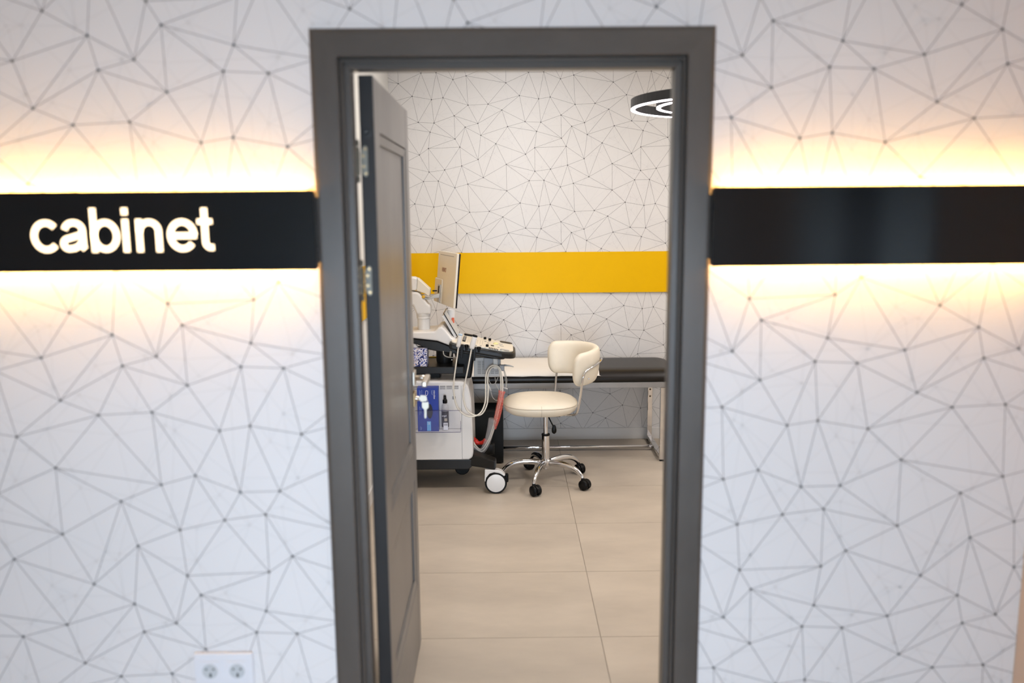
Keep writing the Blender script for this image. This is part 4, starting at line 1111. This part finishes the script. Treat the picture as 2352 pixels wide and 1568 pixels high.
# ------------------------------------------------------------------ probes with their cables
def probe(label, bot, top, rb, rt, capm, path, cr):
    t = thing('ultrasound_probe', label, 'probe', bot, 'probes in the console holders')
    v0, v1 = Vector(bot), Vector(top)
    def mixp(f): return v0 + (v1 - v0) * f
    tube('grip', [mixp(f) for f in (0, 0.1, 0.45, 0.8, 0.86)], [rb * 0.8, rb, rb * 1.05, rt, rt * 0.95], M['device'], t, 16, squash=0.75)
    tube('head', [mixp(f) for f in (0.861, 0.90, 0.97, 1.0)], [rt * 0.9, rt, rt * 0.95, rt * 0.7], capm, t, 16, squash=0.75)
    tube('cable', path, cr, M['cable'], t, 10, sub=6)
    return t
y1 = 4.772
probe('white probe with blue-grey tip in the rear console holder', (-0.2809, 4.775, 0.8746), (-0.2647, 4.775, 0.9522), 0.0125, 0.0135, M['blueprobe'],
      [(-0.2784, 4.775, 0.8771), (-0.2839, 4.772, 0.8374), (-0.295, 4.77, 0.7672), (-0.3063, 4.768, 0.6866), (-0.3089, 4.766, 0.608), (-0.2916, 4.765, 0.5262), (-0.2474, 4.765, 0.4794), (-0.1976, 4.77, 0.47), (-0.1552, 4.79, 0.4904), (-0.1313, 4.82, 0.5451), (-0.1285, 4.85, 0.6213), (-0.1268, 4.87, 0.6897), (-0.1085, 4.875, 0.7352), (-0.0728, 4.875, 0.7503),
       (-0.0425, 4.87, 0.7252), (-0.0304, 4.87, 0.6628), (-0.0311, 4.87, 0.5899), (-0.05, 4.88, 0.4961), (-0.0797, 4.89, 0.3749), (-0.1146, 4.9, 0.2792), (-0.1549, 4.92, 0.2174), (-0.1974, 4.95, 0.2306), (-0.2162, 4.97, 0.2522)], 0.0043)
probe('white probe with black tip in the front console holder', (-0.2042, 4.775, 0.8639), (-0.1819, 4.775, 0.944), 0.0150, 0.0155, M['black_plastic'],
      [(-0.2042, 4.775, 0.8664), (-0.2122, 4.772, 0.8216), (-0.2283, 4.77, 0.7413), (-0.2498, 4.768, 0.6402), (-0.2545, 4.766, 0.5768), (-0.2369, 4.766, 0.51), (-0.1926, 4.775, 0.4764), (-0.1504, 4.795, 0.4788), (-0.1216, 4.83, 0.5271), (-0.1149, 4.86, 0.606), (-0.117, 4.88, 0.6772), (-0.1012, 4.885, 0.7228), (-0.0704, 4.883, 0.741),
       (-0.0477, 4.88, 0.7181), (-0.0407, 4.88, 0.6609), (-0.0414, 4.88, 0.5878), (-0.0604, 4.89, 0.4938), (-0.093, 4.9, 0.3591), (-0.1252, 4.91, 0.2765), (-0.1629, 4.93, 0.2253), (-0.1976, 4.96, 0.244), (-0.2137, 4.98, 0.271)], 0.0043)
# translucent sleeves round the cables
sl = tube('plastic_sleeve', [(-0.0336, 4.873, 0.5945), (-0.039, 4.873, 0.5684), (-0.05, 4.88, 0.4961), (-0.0662, 4.885, 0.4238), (-0.0773, 4.89, 0.3616)], [0.022, 0.0165, 0.0200, 0.0185, 0.006], M['redwrap'], None, 16, sub=5)
tag(sl, 'red translucent plastic sleeve round the white probe cables', 'sleeve')
sl = tube('plastic_sleeve', [(-0.0895, 4.89, 0.4228), (-0.1032, 4.895, 0.3605), (-0.1224, 4.905, 0.2859), (-0.1551, 4.93, 0.2199), (-0.1897, 4.95, 0.2197), (-0.2085, 4.97, 0.2412)], [0.026, 0.0220, 0.0200, 0.0180, 0.0150, 0.012], M['wrap'], None, 16, sub=5)
tag(sl, 'clear crumpled plastic sleeve round the lower probe cables', 'sleeve')
rb = tube('ribbon_tie', [(-0.2153, 5.02, 0.2707), (-0.1962, 5, 0.2543), (-0.1748, 4.99, 0.2488), (-0.1509, 4.985, 0.2554), (-0.1348, 4.98, 0.2675)], [0.014, 0.018, 0.010, 0.013, 0.016], M['red'], None, 10, sub=4)
tag(rb, 'crumpled red ribbon beside the lower corner of the machine', 'ribbon')
# thin lead with clip and plug
ld = thing('sensor_lead', 'thin grey sensor lead with clips hanging by the chair', 'cable', (-0.0274, 4.91, 0.7225))
tube('lead', [(-0.0274, 4.912, 0.7325), (-0.0123, 4.9, 0.693), (-0.005, 4.9, 0.6511), (-0.0079, 4.9, 0.6119)], 0.0020, M['cable_grey'], ld, 8, sub=5)
tube('lead', [(-0.0224, 4.912, 0.7116), (-0.0151, 4.905, 0.6711), (-0.0103, 4.9, 0.6355), (-0.0106, 4.9, 0.6067)], 0.0020, M['cable_grey'], ld, 8, sub=5)
tube('clip', [(-0.0259, 4.9, 0.6095), (-0.0003, 4.9, 0.6014)], 0.0045, M['device_grey'], ld, 8)
tube('lead', [(-0.113, 4.93, 0.6669), (-0.1057, 4.93, 0.6353), (-0.0904, 4.93, 0.6246), (-0.0722, 4.93, 0.6324), (-0.0564, 4.93, 0.6664)], 0.0020, M['cable_grey'], ld, 8, sub=5)
tube('lead', [(-0.0745, 4.935, 0.6656), (-0.0698, 4.935, 0.6234), (-0.052, 4.925, 0.5885), (-0.0419, 4.92, 0.5684)], 0.0020, M['cable_grey'], ld, 8, sub=5)
tube('plug', [(-0.113, 4.9, 0.6234), (-0.1006, 4.9, 0.5892)], [0.0045, 0.0065], M['device_grey'], ld, 10)
tube('lead', [(-0.1006, 4.9, 0.5892), (-0.0907, 4.9, 0.5549), (-0.0755, 4.9, 0.5364), (-0.0575, 4.9, 0.5336)], 0.0018, M['cable_grey'], ld, 8, sub=5)
tube('lead_tip', [(-0.0196, 4.912, 0.7415), (0.0111, 4.9, 0.7409), (0.0366, 4.9, 0.7342)], [0.0060, 0.0050, 0.0025], M['device_grey'], ld, 8)

# ================================================================== ring pendant lamp
LC = Vector((1.105, 4.1, 0))
lamp = thing('ring_pendant', 'black double ring pendant lamp with glowing underside near the ceiling', 'lamp', (LC.x, LC.y, CEIL))
def ring_shell(name, r0, r1, z0, z1, m, seg=96):
    bm = bmesh.new()
    prof = [(r0, z0), (r1, z0), (r1, z1), (r0, z1)]
    rr = []
    for k in range(seg):
        a = 2 * PI * k / seg
        rr.append([bm.verts.new((LC.x + r * math.cos(a), LC.y + r * math.sin(a), z)) for r, z in prof])
    for k in range(seg):
        A, B = rr[k], rr[(k + 1) % seg]
        for i in range(4): bm.faces.new((A[i], A[(i + 1) % 4], B[(i + 1) % 4], B[i]))
    o = finish(name, bm, m, lamp)
    return o
for R, zb in ((0.512, 2.113), (0.392, 2.1185)):
    ring_shell('ring', R - 0.020, R, zb + 0.004, zb + 0.046, M['ring_black'])
    ring_shell('diffuser', R - 0.0185, R - 0.0015, zb, zb + 0.0038, M['ring_light'])
for k in range(3):
    a = math.radians(200 + 120 * k)
    for R, zb in ((0.502, 2.159), (0.382, 2.1645)):
        tube('wire', [(LC.x + R * math.cos(a), LC.y + R * math.sin(a), zb), (LC.x + 0.05 * math.cos(a), LC.y + 0.05 * math.sin(a), CEIL - 0.03)], 0.0009, M['rail_grey'], lamp, 6)
lathe('canopy', [(0.075, CEIL - 0.032), (0.08, CEIL - 0.028), (0.08, CEIL - 0.0005)], (LC.x, LC.y, 0), M['ring_black'], lamp, 32)
